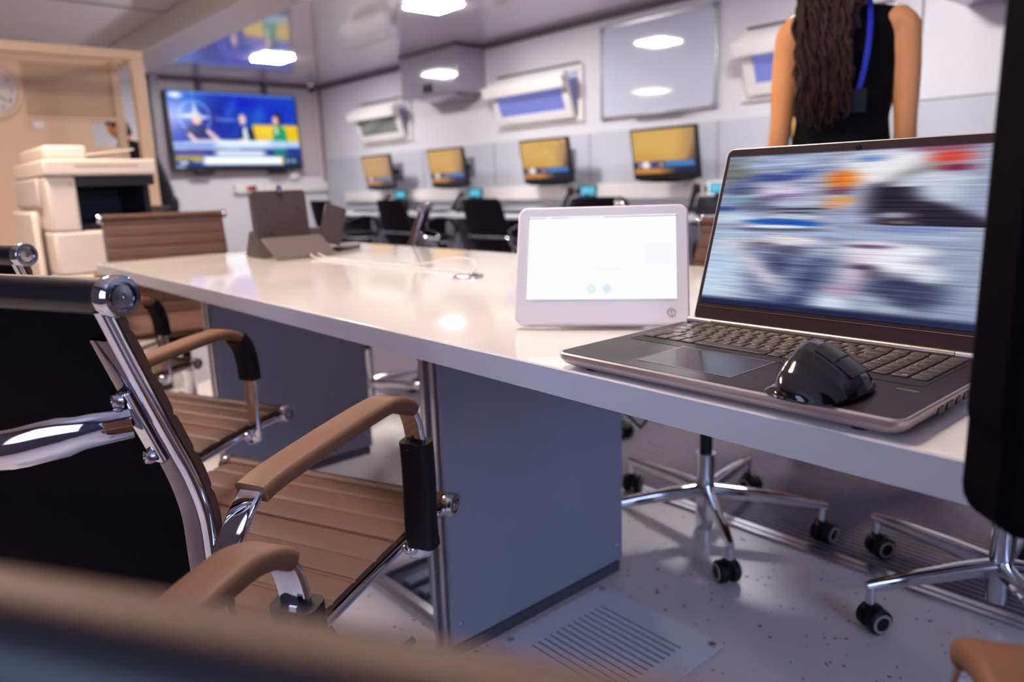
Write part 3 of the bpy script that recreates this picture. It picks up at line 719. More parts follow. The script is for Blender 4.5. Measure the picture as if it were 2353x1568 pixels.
# ------------------------------------------------------------------ conference table
TX0, TX1, TY0, TY1, TZ, TT = .572, 1.502, .08, 2.662, .726, .0325
tb = thing('conference_table', 'long white gloss conference table on grey pedestals', 'table', ((TX0+TX1)/2, (TY0+TY1)/2, 0))
cx, cy = (TX0+TX1)/2, (TY0+TY1)/2
MB().bb(TX0-cx+.002, TX1-cx-.002, TY0-cy+.002, TY1-cy-.002, TZ-TT, TZ).build('tabletop', M_whitegloss, tb, bevel=.0012)
e = MB()
for b in ((TX0, TX0+.002, TY0, TY1), (TX1-.002, TX1, TY0, TY1), (TX0+.002, TX1-.002, TY0, TY0+.002), (TX0+.002, TX1-.002, TY1-.002, TY1)):
    e.bb(b[0]-cx, b[1]-cx, b[2]-cy, b[3]-cy, TZ-TT, TZ-.0012)
e.build('edge_band', M_edge, tb)
for y in (1.095, 2.263):
    x0, x1 = .773-cx, 1.288-cx; yy = y-cy
    pd = MB().bb(x0, x1, yy, yy+.012, .028, TZ-TT-.001).build('pedestal', M_ped, tb, bevel=.001)
    MB().bb(x0+.004, x1-.004, yy+.013, yy+.055, .0, TZ-TT-.002).build('core', M_ped, pd)
    MB().bb(x0, x1, yy+.056, yy+.068, .028, TZ-TT-.001).build('rear_panel', M_ped, pd, bevel=.001)
    MB().bb(x0+.006, x1-.012, yy-.002, yy+.06, .0, .026).build('plinth', mat('dark plinth', s(84, 80, 92), .5), pd)
    MB().bb(x0-.006, x0+.002, yy+.014, yy+.024, .0, TZ-TT-.001).build('edge_strip', M_alu, pd)
    MB().bb(x0-.006, x0+.002, yy+.046, yy+.056, .0, TZ-TT-.001).build('edge_strip', M_alu, pd)
    for sx in (x0+.02, x1-.02): MB().ball((sx, yy-.001, .07), (.005, .002, .005), 8).build('screw', M_alu, pd)
# cable grommet
o = thing('cable_grommet', 'round chrome cable grommet set in the white tabletop', 'cable grommet', (1.05, 1.352, TZ))
MB().lathe([(.0, .0005), (.036, .0005), (.036, .003), (.033, .004), (.022, .004), (.021, .0015), (0, .0015)], 28).build('rim', M_chrome, o)
MB().lathe([(0, .0016), (.02, .0016), (.02, .002), (0, .002)], 20).build('cover', M_blackpl, o)

# ------------------------------------------------------------------ conference chairs
PROF = [(.25, .45), (.20, .453), (.085, .441), (-.036, .425), (-.095, .42), (-.135, .43), (-.162, .46), (-.175, .51), (-.179, .56), (-.181, .62), (-.193, .67), (-.211, .715), (-.24, .79), (-.261, .847)]
def resample(pts, step):
    P = spline([(0, y, z) for y, z in pts], .001); out = [P[0]]; acc = 0
    for a, b in zip(P, P[1:]):
        acc += (b-a).length
        if acc >= step: out.append(b); acc = 0
    out.append(P[-1]); return out
def sling(pts, hw, mid, top, rib=None):
    """sheet along a profile; offsets along its normal"""
    R = []; sl = 0
    for i, p in enumerate(pts):
        t = (pts[min(i+1, len(pts)-1)]-pts[max(i-1, 0)]).normalized(); n = Vector((0, t.z, -t.y))
        if i: sl += (p-pts[i-1]).length
        dd = abs((sl+.023) % .046-.023)
        tp = top+(rib*(.15+.85*min(1, dd/.0042)**.5*(.85+.15*math.sin(PI*min(1, dd/.023)*.5))) if rib else 0)
        xs = [-hw, -hw+.01, 0, hw-.01, hw]
        R.append([Vector((x, 0, 0))+p+n*(tp if 0 < k < 4 else tp*.8) for k, x in enumerate(xs)]+[Vector((x, 0, 0))+p+n*mid for x in reversed(xs)])
    return MB().rings(R)
LP = resample(PROF, .0021)
i_b = min(range(len(LP)), key=lambda i: abs(LP[i].y+.135)+abs(LP[i].z-.43))
def conf_chair(low_sleeve=True):
    o = thing('conference_chair', '', 'chair', (0, 0, 0), 0, 'ribbed leather chairs round the conference table')
    hw = .222
    sling(LP[:i_b+1], hw, -.002, .002, .006).build('seat', M_leather, o, ang=60)
    sling(LP[i_b:], hw, -.002, .002, .006).build('backrest', M_leather, o, ang=60)
    sling(LP[i_b:], hw-.001, -.0075, -.003).build('rear_cover', M_black, o)
    for (y, z), nm in (((.25, .45), 'front_roll'), ((-.262, .85), 'head_roll')):
        MB().cyl((-.224, y, z), (.224, y, z), .0155, 16).build(nm, M_leather, o)
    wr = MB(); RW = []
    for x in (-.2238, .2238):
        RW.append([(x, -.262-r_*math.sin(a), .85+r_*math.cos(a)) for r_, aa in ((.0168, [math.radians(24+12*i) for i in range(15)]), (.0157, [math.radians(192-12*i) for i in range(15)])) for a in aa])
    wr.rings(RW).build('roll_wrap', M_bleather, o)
    for sx in (-1, 1):
        for y, z in ((.25, .45), (-.262, .85)):
            Mc = Matrix.Translation((sx*.2245, y, z)) @ Matrix.Rotation(sx*PI/2, 4, 'Y')
            c = MB().lathe([(0, 0), (.0172, 0), (.0182, .003), (.0182, .013), (.0165, .0165), (.0125, .0165), (.0115, .012), (0, .012)], 24, Mc).build('end_cap', M_chrome, o)
            MB().lathe([(0, .0122), (.0095, .0122), (.0095, .0155), (.0035, .0158), (.003, .0135), (0, .0135)], 16, Mc).build('cap_bolt', M_chromed, c)
        # chrome ridge beside the sling edge plus a flat flange behind it
        def off(d, x): return [Vector((x, 0, 0))+p+Vector((0, -(LP[min(i+1, len(LP)-1)]-LP[max(i-1, 0)]).normalized().z, (LP[min(i+1, len(LP)-1)]-LP[max(i-1, 0)]).normalized().y))*d for i, p in enumerate(LP)][2:-2:5]
        ridge, flat = off(.011, sx*.222), off(.0125, sx*.203)
        k1 = next(i for i, p in enumerate(flat) if p.z > .815)
        MB().tube(ridge, .0066, 12).build('side_rail', M_chrome, o)
        MB().sweep(flat[:k1], rrect(.024, .006, .002, 2), side=(1, 0, 0)).build('rail_flange', M_chrome_refl, o)
        q = min(flat, key=lambda p: abs(p.z-.745)); q2 = min(flat, key=lambda p: abs(p.z-.705))
        dv_ = (q2-q).normalized()
        cl = MB().sweep([q-dv_*.022+Vector((0, -.006, 0)), q2+dv_*.02+Vector((0, -.006, 0))], rrect(.016, .007, .002, 2), side=(1, 0, 0)).build('brace_clamp', M_chrome, o, bevel=.002)
        for b_ in (q-dv_*.014, q2+dv_*.012):
            MB().lathe([(0, 0), (.0078, 0), (.0078, .004), (.006, .0075), (.0035, .008), (.003, .006), (0, .006)], 14, Matrix.Translation(b_+Vector((-sx*.002, -.009, 0))) @ Matrix.Rotation(PI/2, 4, 'X') @ Matrix.Rotation(-sx*.35, 4, 'Y')).build('bolt', M_chromed, cl)
    br = spline([(-.203, -.243, .732), (-.185, -.266, .73), (-.15, -.288, .722), (-.10, -.305, .712), (0, -.31, .709), (.10, -.305, .712), (.15, -.288, .722), (.185, -.266, .73), (.203, -.243, .732)], .012)
    n = len(br)
    MB().sweep(br, circ(1, 14), side=(0, 0, 1), scale=[(.0185 if 3 < i < n-4 else .016, .0095) for i in range(n)]).build('back_brace', M_chrome, o)
    for y, z in ((.10, .425), (-.03, .408)):
        MB().cyl((-.214, y, z), (.214, y, z), .009, 10).build('seat_stretcher', M_chrome, o)
    # arms
    for sx in (-1, 1):
        x = sx*.254
        path = spline([(sx*.232, .135, .432), (x, .135, .437), (x, .133, .47), (x, .135, .55), (x, .13, .61), (x, .112, .647), (x, .075, .664), (x, .03, .664), (x, -.06, .655), (x, -.148, .643), (x, -.172, .63), (x-sx*.004, -.186, .606), (sx*.236, -.192, .575), (sx*.226, -.194, .54)], .008)
        sec = rrect(.030, .009, .004, 3)
        MB().sweep(path, sec, side=(1, 0, 0)).build('arm_bar', M_chrome, o)
        top = [p for p in path if p.z > .635 and -.165 < p.y < .115]
        pad = MB().sweep(top, rrect(.042, .019, .007, 3), side=(1, 0, 0)).build('arm_pad', M_leathertop, o)
        if low_sleeve: sl = [p for p in path if p.y > .12 and .442 < p.z < .60]
        else: sl = [p for p in path if (p.y > .125 and .555 < p.z) or (p.y > .10 and p.z > .58)]
        sv = MB().sweep(sl, rrect(.044, .028, .008, 3), side=(1, 0, 0)).build('arm_sleeve', M_blackrub, o)
        if low_sleeve: MB().box((x-sx*.005, .153 if False else .1205, .592), (.007, .002, .014)).build('sleeve_clip', M_chromed, sv)
        MB().ball((sx*.236, .133, .434), (.012, .014, .01), 10).build('arm_foot', M_chrome, o)
    # mechanism and star base
    MB().bb(-.10, .10, -.07, .13, .365, .405).build('mechanism', M_blackpl, o, bevel=.01)
    MB().tube([(.09, .03, .385), (.15, .03, .37), (.21, .035, .285), (.28, .06, .345)], .005, 8).build('lever', M_blackpl, o)
    MB().cyl((0, .02, .255), (0, .02, .366), .017, 16).build('gas_spring', M_blackpl, o)
    MB().lathe([(0, .045), (.022, .045), (.024, .06), (.024, .255), (.026, .262), (0, .262)], 20, Matrix.Translation((0, .02, 0))).build('column', M_chrome, o)
    leg = None; cas = None
    for k in range(5):
        a = k*2*PI/5
        if leg is None:
            leg = MB().sweep([(.015, 0, .112), (.10, 0, .112), (.2, 0, .108), (.285, 0, .103), (.305, 0, .101)], rrect(1, 1, .3, 3), side=(0, 1, 0), scale=[(.034, .036), (.03, .033), (.025, .028), (.02, .022), (.016, .018)]).cyl((.294, 0, .062), (.294, 0, .103), .0095, 10).build('base_leg', M_chrome, o, loc=(0, .02, 0))
            cas = MB()
            for sy in (-1, 1):
                cas.lathe([(0, -.011), (.022, -.011), (.027, -.007), (.0275, 0), (.027, .007), (.022, .011), (0, .011)], 20, Matrix.Translation((-.012, sy*.0155, .0275)) @ Matrix.Rotation(PI/2, 4, 'X'))
            cas.bb(-.022, .006, -.005, .005, .02, .055).cyl((0, 0, .045), (0, 0, .064), .010, 10)
            cas.tube([(-.035, 0, .038), (-.022, 0, .052), (0, 0, .057), (.012, 0, .048)], [(.012, .004)]*4, 8)
            cas = cas.build('caster', M_blackrub, o)
            for sy in (-1, 1):
                MB().lathe([(.0155, .0), (.0205, .0), (.0205, .002), (.0155, .002)], 20, Matrix.Translation((-.012, sy*.0267, .0275)) @ Matrix.Rotation(-sy*PI/2, 4, 'X')).build('wheel_ring', M_wheel, cas)
            L, K = leg, cas
        else:
            L = leg.copy(); C.objects.link(L); K = dup(cas); L.parent = o; K.parent = o
        L['k'] = k; K['k'] = k
    return o
def place_chair(o, x, y, fx, fy, label, base_deg=0., z=0., swivel=None):
    o.location = (x, y, z); rz = face_rz(fx, fy); o.rotation_euler = (0, 0, rz); o['label'] = label
    for ch in o.children:
        if 'k' in ch:
            k = ch['k']; a = math.radians(base_deg)+k*2*PI/5-rz
            if ch.name.startswith('base_leg'): ch.rotation_euler = (0, 0, a); ch.location = (0, .02, -z)
            else:
                ch.location = (.294*math.cos(a), .02+.294*math.sin(a), -z)
                sw = (swivel[k] if swivel else (base_deg*1.7+k*97) % 360)
                ch.rotation_euler = (0, 0, math.radians(sw)-rz)
CA = conf_chair(True); CB = conf_chair(False)
place_chair(CA, .307, .994, .92, .39, 'brown and black leather chair, chrome frame seen from behind, left of the laptop', 20)
place_chair(CB, .340, 1.647, .92, .39, 'leather chair with tan arm, second along the near table side', 50)
o = dup(CB); place_chair(o, .372, 2.318, .92, .39, 'leather chair farthest along the near table side, mostly hidden', 5)
o = dup(CA); place_chair(o, .2525, .2775, .858, .513, 'blurred leather chair whose back roll fills the bottom of the photo', 40, -.0095)
o = dup(CB); place_chair(o, .914, 3.008, -.217, -.976, 'brown ribbed leather chair at the far table end by the copier', 10)
o = dup(CA); place_chair(o, 1.60, 2.76, -.78, .63, 'leather chair across the table turned edge-on beside the conference device', -60)
o = dup(CA); place_chair(o, 1.83, 1.91, -.656, .755, 'leather chair across the table, edge showing above the white tablet', 30)
o = dup(CA); place_chair(o, 1.635, 1.082, -1, .02, 'leather chair across the table behind white tablet and laptop, star base visible', 9.3, -.046, swivel=[80, 205, 330, 240, 175])
o = dup(CA); place_chair(o, 1.72, .41, -.99, .1, 'leather chair across the table in the right corner, star base partly visible', 3, -.01, swivel=[20, 150, 150, 60, 100])
for ob in C.objects:
    if 'k' in ob: del ob['k']

# ------------------------------------------------------------------ floor vent, floor box
vx0, vx1, vy0, vy1 = .875, 1.19, .745, 1.073
fv = thing('floor_vent', 'pale metal floor vent plate with parallel slots before the table pedestal', 'vent', ((vx0+vx1)/2, (vy0+vy1)/2, 0))
w, d = (vx1-vx0)/2, (vy1-vy0)/2
M_vent = mat('pale vent metal', s(222, 224, 234), .4)
pl = MB(); ns = 13; sx0, sx1 = -w+.035, w-.055; sy0, sy1 = -d+.055, d-.055
pl.bb(-w, sx0, -d, d, .002, .005).bb(sx1, w, -d, d, .002, .005).bb(sx0, sx1, -d, sy0, .002, .005).bb(sx0, sx1, sy1, d, .002, .005)
pitch = (sx1-sx0)/ns
for k in range(ns): pl.bb(sx0+k*pitch+.006, sx0+(k+1)*pitch, sy0, sy1, .002, .005)
pl.build('plate', M_vent, fv)
MB().bb(-w+.01, w-.01, -d+.01, d-.01, .0, .0015).build('duct', M_blackpl, fv)
for a in (-1, 1):
    for b in (-1, 1): MB().lathe([(0, .005), (.008, .005), (.007, .009), (0, .0095)], 12, Matrix.Translation((a*(w-.016), b*(d-.016), 0))).build('screw', M_alu, fv)
fb = thing('floor_box', 'aluminium framed floor socket box under the conference table', 'floor box', (.95, 1.35, 0))
f = MB()
for b in ((-.135, .135, -.14, -.115), (-.135, .135, .115, .14), (-.135, -.11, -.115, .115), (.11, .135, -.115, .115)): f.bb(b[0], b[1], b[2], b[3], .0, .016)
f.build('frame', M_alu, fb, bevel=.003)
MB().bb(-.11, .11, -.115, .115, .0, .003).build('well', mat('dark blue-grey box', s(76, 82, 100), .4), fb)
for k in range(3): MB().bb(-.09, .05, -.09+.06*k, -.055+.06*k, .003, .014).build('socket', mat('socket grey', s(120, 128, 150), .35), fb, bevel=.003)
o = MB().tube(spline([(.80, 1.20, TZ-TT-.002), (.80, 1.20, .45), (.79, 1.19, .2), (.80, 1.20, .06), (.83, 1.23, .025), (.88, 1.30, .02)], .03), .003, 6)
o.tube(spline([(.815, 1.21, TZ-TT-.002), (.812, 1.215, .4), (.815, 1.2, .12), (.84, 1.19, .05), (.855, 1.22, .03), (.85, 1.27, .02)], .03), .0026, 6)
tag(o.build('cables', mat('pale grey cable', s(150, 150, 156), .5)), 'thin grey cables hanging from the table to the floor socket box', 'cable', kind='thing')

# ------------------------------------------------------------------ laptop
lp = thing('laptop', 'open silver laptop with dark deck showing a blurred picture', 'laptop', (.5765, .588, TZ), -PI/2)
LW, LD, LT = .376, .246, .018
R = []
for z, ins in ((.0025, .010), (.006, .004), (.011, .0005), (.0165, 0), (.018, .0012)):
    R.append([(LW/2+x, LD/2+y, z) for x, y in rrect(LW-2*ins, LD-2*ins, .012, 5)])
MB().rings(R).build('base', M_lapsil, lp)
MB().prism([(LW/2+x, LD/2+y) for x, y in rrect(LW-.006, LD-.006, .010, 5)], .0181, .0184).build('deck', M_deck, lp)
for x in (.04, LW-.04):
    for y in (.02, LD-.03): MB().lathe([(0, 0), (.008, 0), (.008, .0026), (0, .0026)], 12, Matrix.Translation((x, y, 0))).build('foot', M_blackrub, lp)
KB = MB().prism([(.186+x-.002, .1725+y) for x, y in rrect(.332, .130, .003)], .01845, .0187).build('keyboard', M_keywell, lp)
rows = [  # y centre, height, list of (width, legend)
    (.2295, .011, [(1, 'esc')]+[(1, 'f%d' % i) for i in range(1, 13)]+[(1, 'prt'), (1, 'del'), (1, 'hm'), (1, 'pu'), (1, 'pd')]),
    (.2135, .0165, [(1, '`')]+[(1, c) for c in '1234567890-=']+[(1.6, 'back'), (1, 'num'), (1, '/'), (1, '*'), (1, '-')]),
    (.1945, .0175, [(1.4, 'tab')]+[(1, c) for c in 'QWERTYUIOP[]']+[(1.2, '\\'), (1, '7'), (1, '8'), (1, '9'), (1, '+')]),
    (.1755, .0175, [(1.7, 'caps')]+[(1, c) for c in 'ASDFGHJKL;\'']+[(1.9, 'enter'), (1, '4'), (1, '5'), (1, '6'), (1, '+')]),
    (.1565, .0175, [(1.2, 'shift'), (1, '\\')]+[(1, c) for c in 'ZXCVBNM,./']+[(2.4, 'shift'), (1, '1'), (1, '2'), (1, '3'), (1, '')]),
    (.1375, .0175, [(1.1, 'ctrl'), (1, 'fn'), (1, ''), (1.1, 'alt'), (5.2, ''), (1, 'alt'), (1, 'fn'), (1, 'ctrl'), (1, '<'), (1.2, '^'), (1, '>'), (1, '0'), (1, '.'), (1, 'ent')])]
cyr = dict(zip("QWERTYUIOP[]ASDFGHJKL;'ZXCVBNM,./", "ЙЦУКЕНГШЩЗХЪФЫВАПРОЛДЖЭЯЧСМИТЬБЮ."))
lg = MB(); kcache = {}; nkey = 0
for yk, hk, ks in rows:
    tot = sum(a for a, _ in ks); unit = .326/tot; x = .021
    for a, txt in ks:
        wk = a*unit; kw = wk-.0026
        key = (round(kw, 5), hk)
        if key not in kcache:
            RR = [[(px, py, z) for px, py in rrect(kw-i, hk-i, .0018, 2)] for z, i in ((0, 0), (.0012, 0), (.0016, .0008))]
            ob = MB().rings(RR).build('key', M_key, KB); kcache[key] = ob.data
        else:
            ob = bpy.data.objects.new('key', kcache[key]); C.objects.link(ob); ob.parent = KB
        ob.location = (x+wk/2, yk, .0187); nkey += 1
        if txt:
            sz = .0062 if len(txt) == 1 else .0036
            v, f = text_mesh(txt, sz, 0, 'LEFT')
            lg.add(v, f, Matrix.Translation((x+.003, yk+(hk*.2 if len(txt) == 1 else 0), .0187+.00168)))
            if txt in cyr:
                v, f = text_mesh(cyr[txt], .0055, 0, 'LEFT'); lg.add(v, f, Matrix.Translation((x+wk*.55, yk-hk*.24, .0187+.00168)))
        x += wk
lg.build('key_lettering', M_keyw, KB)
# touchpad, reader strip
MB().prism([(.152+x, .068+y) for x, y in rrect(.112, .082, .003)], .01845, .01865).build('touchpad', mat('touchpad', s(62, 46, 50), .16, 0., spec=.4), lp)
e = MB()
for b in ((.095, .209, .1085, .1092), (.095, .209, .0268, .0275), (.0953, .096, .0275, .1085), (.208, .2087, .0275, .1085)): e.bb(*b, .01845, .0188)
e.build('touchpad_rim', M_lapsil, lp)
MB().bb(.335, .353, .0885, .0905, .01845, .0188).build('indicator_strip', mat('copper strip', s(214, 170, 132), .3, .8), lp)
# ports on the right side
for y0, y1, m_ in ((.07, .082, M_blackpl), (.09, .104, M_blackpl), (.112, .12, M_blackpl), (.13, .15, M_blackpl)):
    MB().bb(LW-.001, LW+.0004, y0, y1, .0075, .0135).build('port', m_, lp)
# lid
TL = math.radians(18.5); LB = LW; LW = LW-.026
ML = Matrix.Translation((LB/2, LD-.003, .0205)) @ Matrix.Rotation(PI/2-TL, 4, 'X')  # local x width, y up the lid, z towards viewer
LH = .2335
MB().prism([(x, LH/2+y) for x, y in rrect(LW, LH, .010, 5)], -.0055, -.0005, ML).build('lid', M_lapsil, lp, bevel=.0015)
MB().prism([(x, LH/2+y) for x, y in rrect(LW-.004, LH-.004, .009, 5)], -.0004, .0004, ML).build('bezel', M_bezel, lp)
SW, SH = .336, .196
LPIC = laptop_picture(); M_ls = screen_mat('laptop screen', 1.0, .3)
LPIC.obj('screen', SW, SH, M_ls, lp, ML @ Matrix.Translation((.0, .026+SH/2, .0008)))
MB().lathe([(0, .0005), (.0034, .0005), (.0034, .001), (0, .001)], 14, ML @ Matrix.Translation((0, LH-.009, 0))).build('webcam', M_blackgl, lp)
MB().bb(-LW/2+.004, LW/2-.004, .0205, .0212, .0004, .0008, ML).build('bezel_line', mat('copper trim line', s(180, 130, 100), .3, .8), lp)
LW = LB
MB().cyl((.045, LD-.004, .0215), (LW-.045, LD-.004, .0215), .0042, 12).build('hinge', mat('bright hinge', s(226, 206, 186), .2, .9), lp)
for x0, x1 in ((.008, .0445), (LW-.0445, LW-.008)): MB().cyl((x0, LD-.004, .0212), (x1, LD-.004, .0212), .0042, 12).build('hinge_end', M_lapsil, lp)

# ergonomic mouse lying on the palm rest
ms = thing('computer_mouse', 'black gloss vertical mouse on the laptop palm rest', 'mouse', (.614, .297, TZ+.0185), -PI/2-.02)
# local: x to the right, y away from user
def mouse_ring(y, hz, xl, xr, xt, fl):
    """cross-section: left concave thumb side, ridge at top left, slope down to the right"""
    return [(xl, y, 0), (xl-.003, y, .004), (xl+.005, y, hz*.28), (xl+.0115, y, hz*.52), (xl+.0105, y, hz*.8), (xt-.004, y, hz*.985), (xt+.003, y, hz), (xt+.012, y, hz*.95),
            (xt+(xr-xt)*.55, y, hz*.72), (xr-.006, y, hz*.42), (xr, y, hz*.15), (xr+.001, y, .003), (xr, y, 0)]
MS_ = .76
prof = [(-.060, .008, -.014, .014, -.004), (-.056, .017, -.026, .026, -.006), (-.045, .031, -.034, .035, -.010), (-.028, .043, -.037, .040, -.014), (-.008, .052, -.037, .041, -.018), (.012, .057, -.035, .041, -.021), (.030, .056, -.033, .039, -.023), (.044, .050, -.030, .036, -.023), (.052, .040, -.027, .031, -.020), (.056, .024, -.020, .022, -.012)]
RR = []
ys = [p[0] for p in prof]
for k in range(37):
    y = ys[0]+(ys[-1]-ys[0])*k/36
    vals = [float(np.interp(y, ys, [p[j] for p in prof])) for j in range(1, 5)]; vals[0] *= MS_
    RR.append(mouse_ring(y, vals[0], vals[1], vals[2], vals[3], 0))
bo = MB().rings(RR).build('body', M_blackgl, ms, ang=70)
ms.scale = (.90, .82, .95)
sm = bo.modifiers.new('round', 'SUBSURF'); sm.levels = 1; sm.render_levels = 1
def surf_strip(y0, y1, t0, t1, off):
    """patch lying on the sloping button face; t = 0 at ridge, 1 at the right foot"""
    R = []
    for i in range(9):
        y = y0+(y1-y0)*i/8
        h, xl, xr, xt = [float(np.interp(y, ys, [p[j] for p in prof])) for j in range(1, 5)]; h *= MS_
        pl_ = [(xt+.012, h*.95), (xt+(xr-xt)*.55, h*.72), (xr-.006, h*.42)]
        row = []
        for k in range(7):
            t_ = t0+(t1-t0)*k/6
            x_ = float(np.interp(t_*2, [0, 1, 2], [q[0] for q in pl_])); z_ = float(np.interp(t_*2, [0, 1, 2], [q[1] for q in pl_]))
            row.append((x_+off*.5, y, z_+off))
        for k in range(6, -1, -1):
            row.append((row[k][0]-.0008, y, row[k][2]-.0016))
        R.append(row)
    return MB().rings(R)
M_mtop = mat('satin black mouse button', s(44, 36, 34), .3, spec=.5)
surf_strip(-.002, .047, .02, .50, .0012).build('button', M_mtop, ms)
surf_strip(-.002, .047, .54, .95, .0012).build('button', M_mtop, ms)
MB().cyl((.002, .040, .0285), (.006, .040, .0265), .005, 14).build('scroll_wheel', M_blackrub, ms)
m = MB()
for a in range(4):
    for b in range(5): m.ball((-.0295+.0008*b, -.03+.007*a, .016+.004*b), .0007, 5)
m.build('grip_dots', M_blackrub, ms)

# ------------------------------------------------------------------ white tablet
ta = thing('tablet_panel', 'white tablet on its stand with blank bright screen beside the laptop', 'tablet', (.689, .787, TZ), math.atan2(-.1905, .156))
W, H = .2465, .181
Mt = Matrix.Translation((W/2, 0, .0092)) @ Matrix.Rotation(math.radians(90-27), 4, 'X')
MB().prism([(x, H/2+y) for x, y in rrect(W, H, .014, 6)], -.016, 0, Mt).build('case', mat('tablet white', s(252, 247, 242), .3), ta, bevel=.003)
p = Paint(96, 54, (252, 252, 255)); p.ell(.440, .872, .028, .05, (218, 240, 230), soft=.12); p.ell(.440, .872, .010, .018, (250, 254, 252), soft=.3); p.ell(.542, .872, .028, .05, (218, 236, 248), soft=.12)
p.rect(.8, .97, .35, .6, (247, 247, 252), .05, .08); p.rect(.46, .63, .635, .66, (245, 245, 250), .02, .02)
p.obj('screen', .212, .128, screen_mat('tablet screen', 1.0, .3), ta, Mt @ Matrix.Translation((0, H/2+.010, .0008)))
MB().bb(-.107, .107, .0295+.127+.0052, .0295+.127+.0062, 0, .0008, Mt @ Matrix.Translation((0, -.0, 0))).build('screen_edge', mat('grey screen edge', s(120, 116, 110), .5), ta)
MB().lathe([(.0045, .0), (.006, .0), (.006, .0004), (.0045, .0004)], 20, Mt @ Matrix.Translation((.098, .017, .0002))).build('button_ring', mat('pale grey mark', s(196, 186, 184), .5), ta)
MB().bb(.097, .099, .015, .0195, .0002, .0005, Mt).build('button_mark', mat('pale grey mark', s(196, 186, 184), .5), ta)
MB().prism([(.02, .0), (.08, .0), (.082, .006), (.054, .07), (.048, .07)], W*.25, W*.75, Matrix(((0, 0, 1, 0), (1, 0, 0, .012), (0, 1, 0, 0.0005), (0, 0, 0, 1)))).build('stand', M_white, ta, bevel=.003)

# ------------------------------------------------------------------ conference device on the table
cd = thing('conference_device', 'dark grey conference terminal seen from behind with kickstand and camera', 'conference terminal', (1.06, 2.33, TZ))
Mt = Matrix.Translation((0, 0, .05)) @ Matrix.Rotation(math.radians(84), 4, 'X')
MB().prism([(x, .08+y) for x, y in rrect(.185, .165, .012)], -.03, 0, Mt).build('screen_back', M_dkgrey, cd, bevel=.004)
MB().prism([(-.04, .0), (.095, .0), (.045, .085), (.02, .085)], -.10, .145, Matrix(((0, 0, 1, 0), (1, 0, 0, 0), (0, 1, 0, .001), (0, 0, 0, 1)))).build('foot', M_dkgrey, cd, bevel=.004)
Mk = Matrix.Translation((-.006, -.158, .004)) @ Matrix.Rotation(math.radians(42), 4, 'X')
MB().prism([(-.10, 0), (.10, 0), (.083, .088), (-.117, .088)], 0, .008, Mk).build('kickstand', mat('warm grey kickstand', s(112, 98, 96), .35), cd, bevel=.002)
Ms = Matrix.Translation((.145, -.035, .045)) @ Matrix.Rotation(math.radians(-8), 4, 'Z') @ Matrix.Rotation(math.radians(74), 4, 'X') @ Matrix.Rotation(math.radians(-20), 4, 'Z')
MB().prism([(x, .055+y) for x, y in rrect(.075, .135, .008)], -.012, 0, Ms).build('handset', M_dkgrey, cd, bevel=.003)
MB().cyl((.0, .01, .205), (.0, .012, .228), .012, 14, .008).build('camera', M_chrome, cd)
for x, z in ((-.055, .15), (.055, .155), (-.045, .075)): MB().ball((x, -.002-.1*(.21-z)*0, z), (.004, .003, .004), 8).build('screw', M_blackpl, cd)
tag(MB().prism(rrect(.07, .12, .01), .0005, .014).build('remote_control', M_dkgrey, loc=(1.30, 2.37, TZ), rot=(0, 0, -.9)), 'flat dark remote control lying right of the conference terminal', 'remote control')
cb = MB()
cb.tube(spline([(1.065, 2.165, TZ+.012), (1.057, 2.12, TZ+.005), (1.055, 2.0, TZ+.003), (1.075, 1.81, TZ+.003), (1.074, 1.55, TZ+.003), (1.08, 1.43, TZ+.005), (1.055, 1.365, TZ+.006), (1.052, 1.355, TZ+.003)], .02), .0024, 8)
tag(cb.build('charging_cable', M_white), 'white cable lying straight from the conference terminal to the grommet', 'cable')
cb = MB(); cb.tube(spline([(1.09, 2.165, TZ+.012), (1.085, 2.08, TZ+.003), (1.075, 1.9, TZ+.003), (1.09, 1.68, TZ+.004), (1.13, 1.62, TZ+.010), (1.165, 1.55, TZ+.022), (1.14, 1.45, TZ+.026), (1.09, 1.375, TZ+.014), (1.056, 1.355, TZ+.003)], .02), .0024, 8)
tag(cb.build('charging_cable', M_white), 'white cable arching up in a loop before it enters the grommet', 'cable')

# ------------------------------------------------------------------ black display panel at the right edge
dv = Vector((.75, -.66, 0)).normalized()
dp = thing('display_stand', 'black upright display panel cut off by the right edge of the photo, beside the laptop', 'display', (.7405, -.125, 0), math.atan2(dv.y, dv.x))
off = (Vector((.4550, .1260, 0))-Vector((.7405, -.125, 0))).dot(dv)  # left edge along local x
MB().prism([(off+.165+x, 1.025+y) for x, y in rrect(.33, .495, .018, 5)], -.02, .02, Matrix(((1, 0, 0, 0), (0, 0, -1, 0), (0, 1, 0, 0), (0, 0, 0, 1)))).build('panel', M_black, dp, bevel=.006)
MB().prism([(off+.165+x, .779+y) for x, y in rrect(.322, .106, .022, 5)], -.024, .018, Matrix(((1, 0, 0, 0), (0, 0, -1, 0), (0, 1, 0, 0), (0, 0, 0, 1)))).build('lower_housing', M_black, dp, bevel=.006)
px_ = off+.24
MB().cyl((px_, -.06, .02), (px_, -.06, 1.05), .022, 16).build('post', M_blackpl, dp)
MB().lathe([(0, 0), (.16, 0), (.16, .012), (.045, .022), (0, .022)], 32, Matrix.Translation((px_, -.06, 0))).build('base', M_blackpl, dp)
MB().bb(px_-.05, px_+.05, -.06, -.021, .92, 1.05).build('mount', M_blackpl, dp)

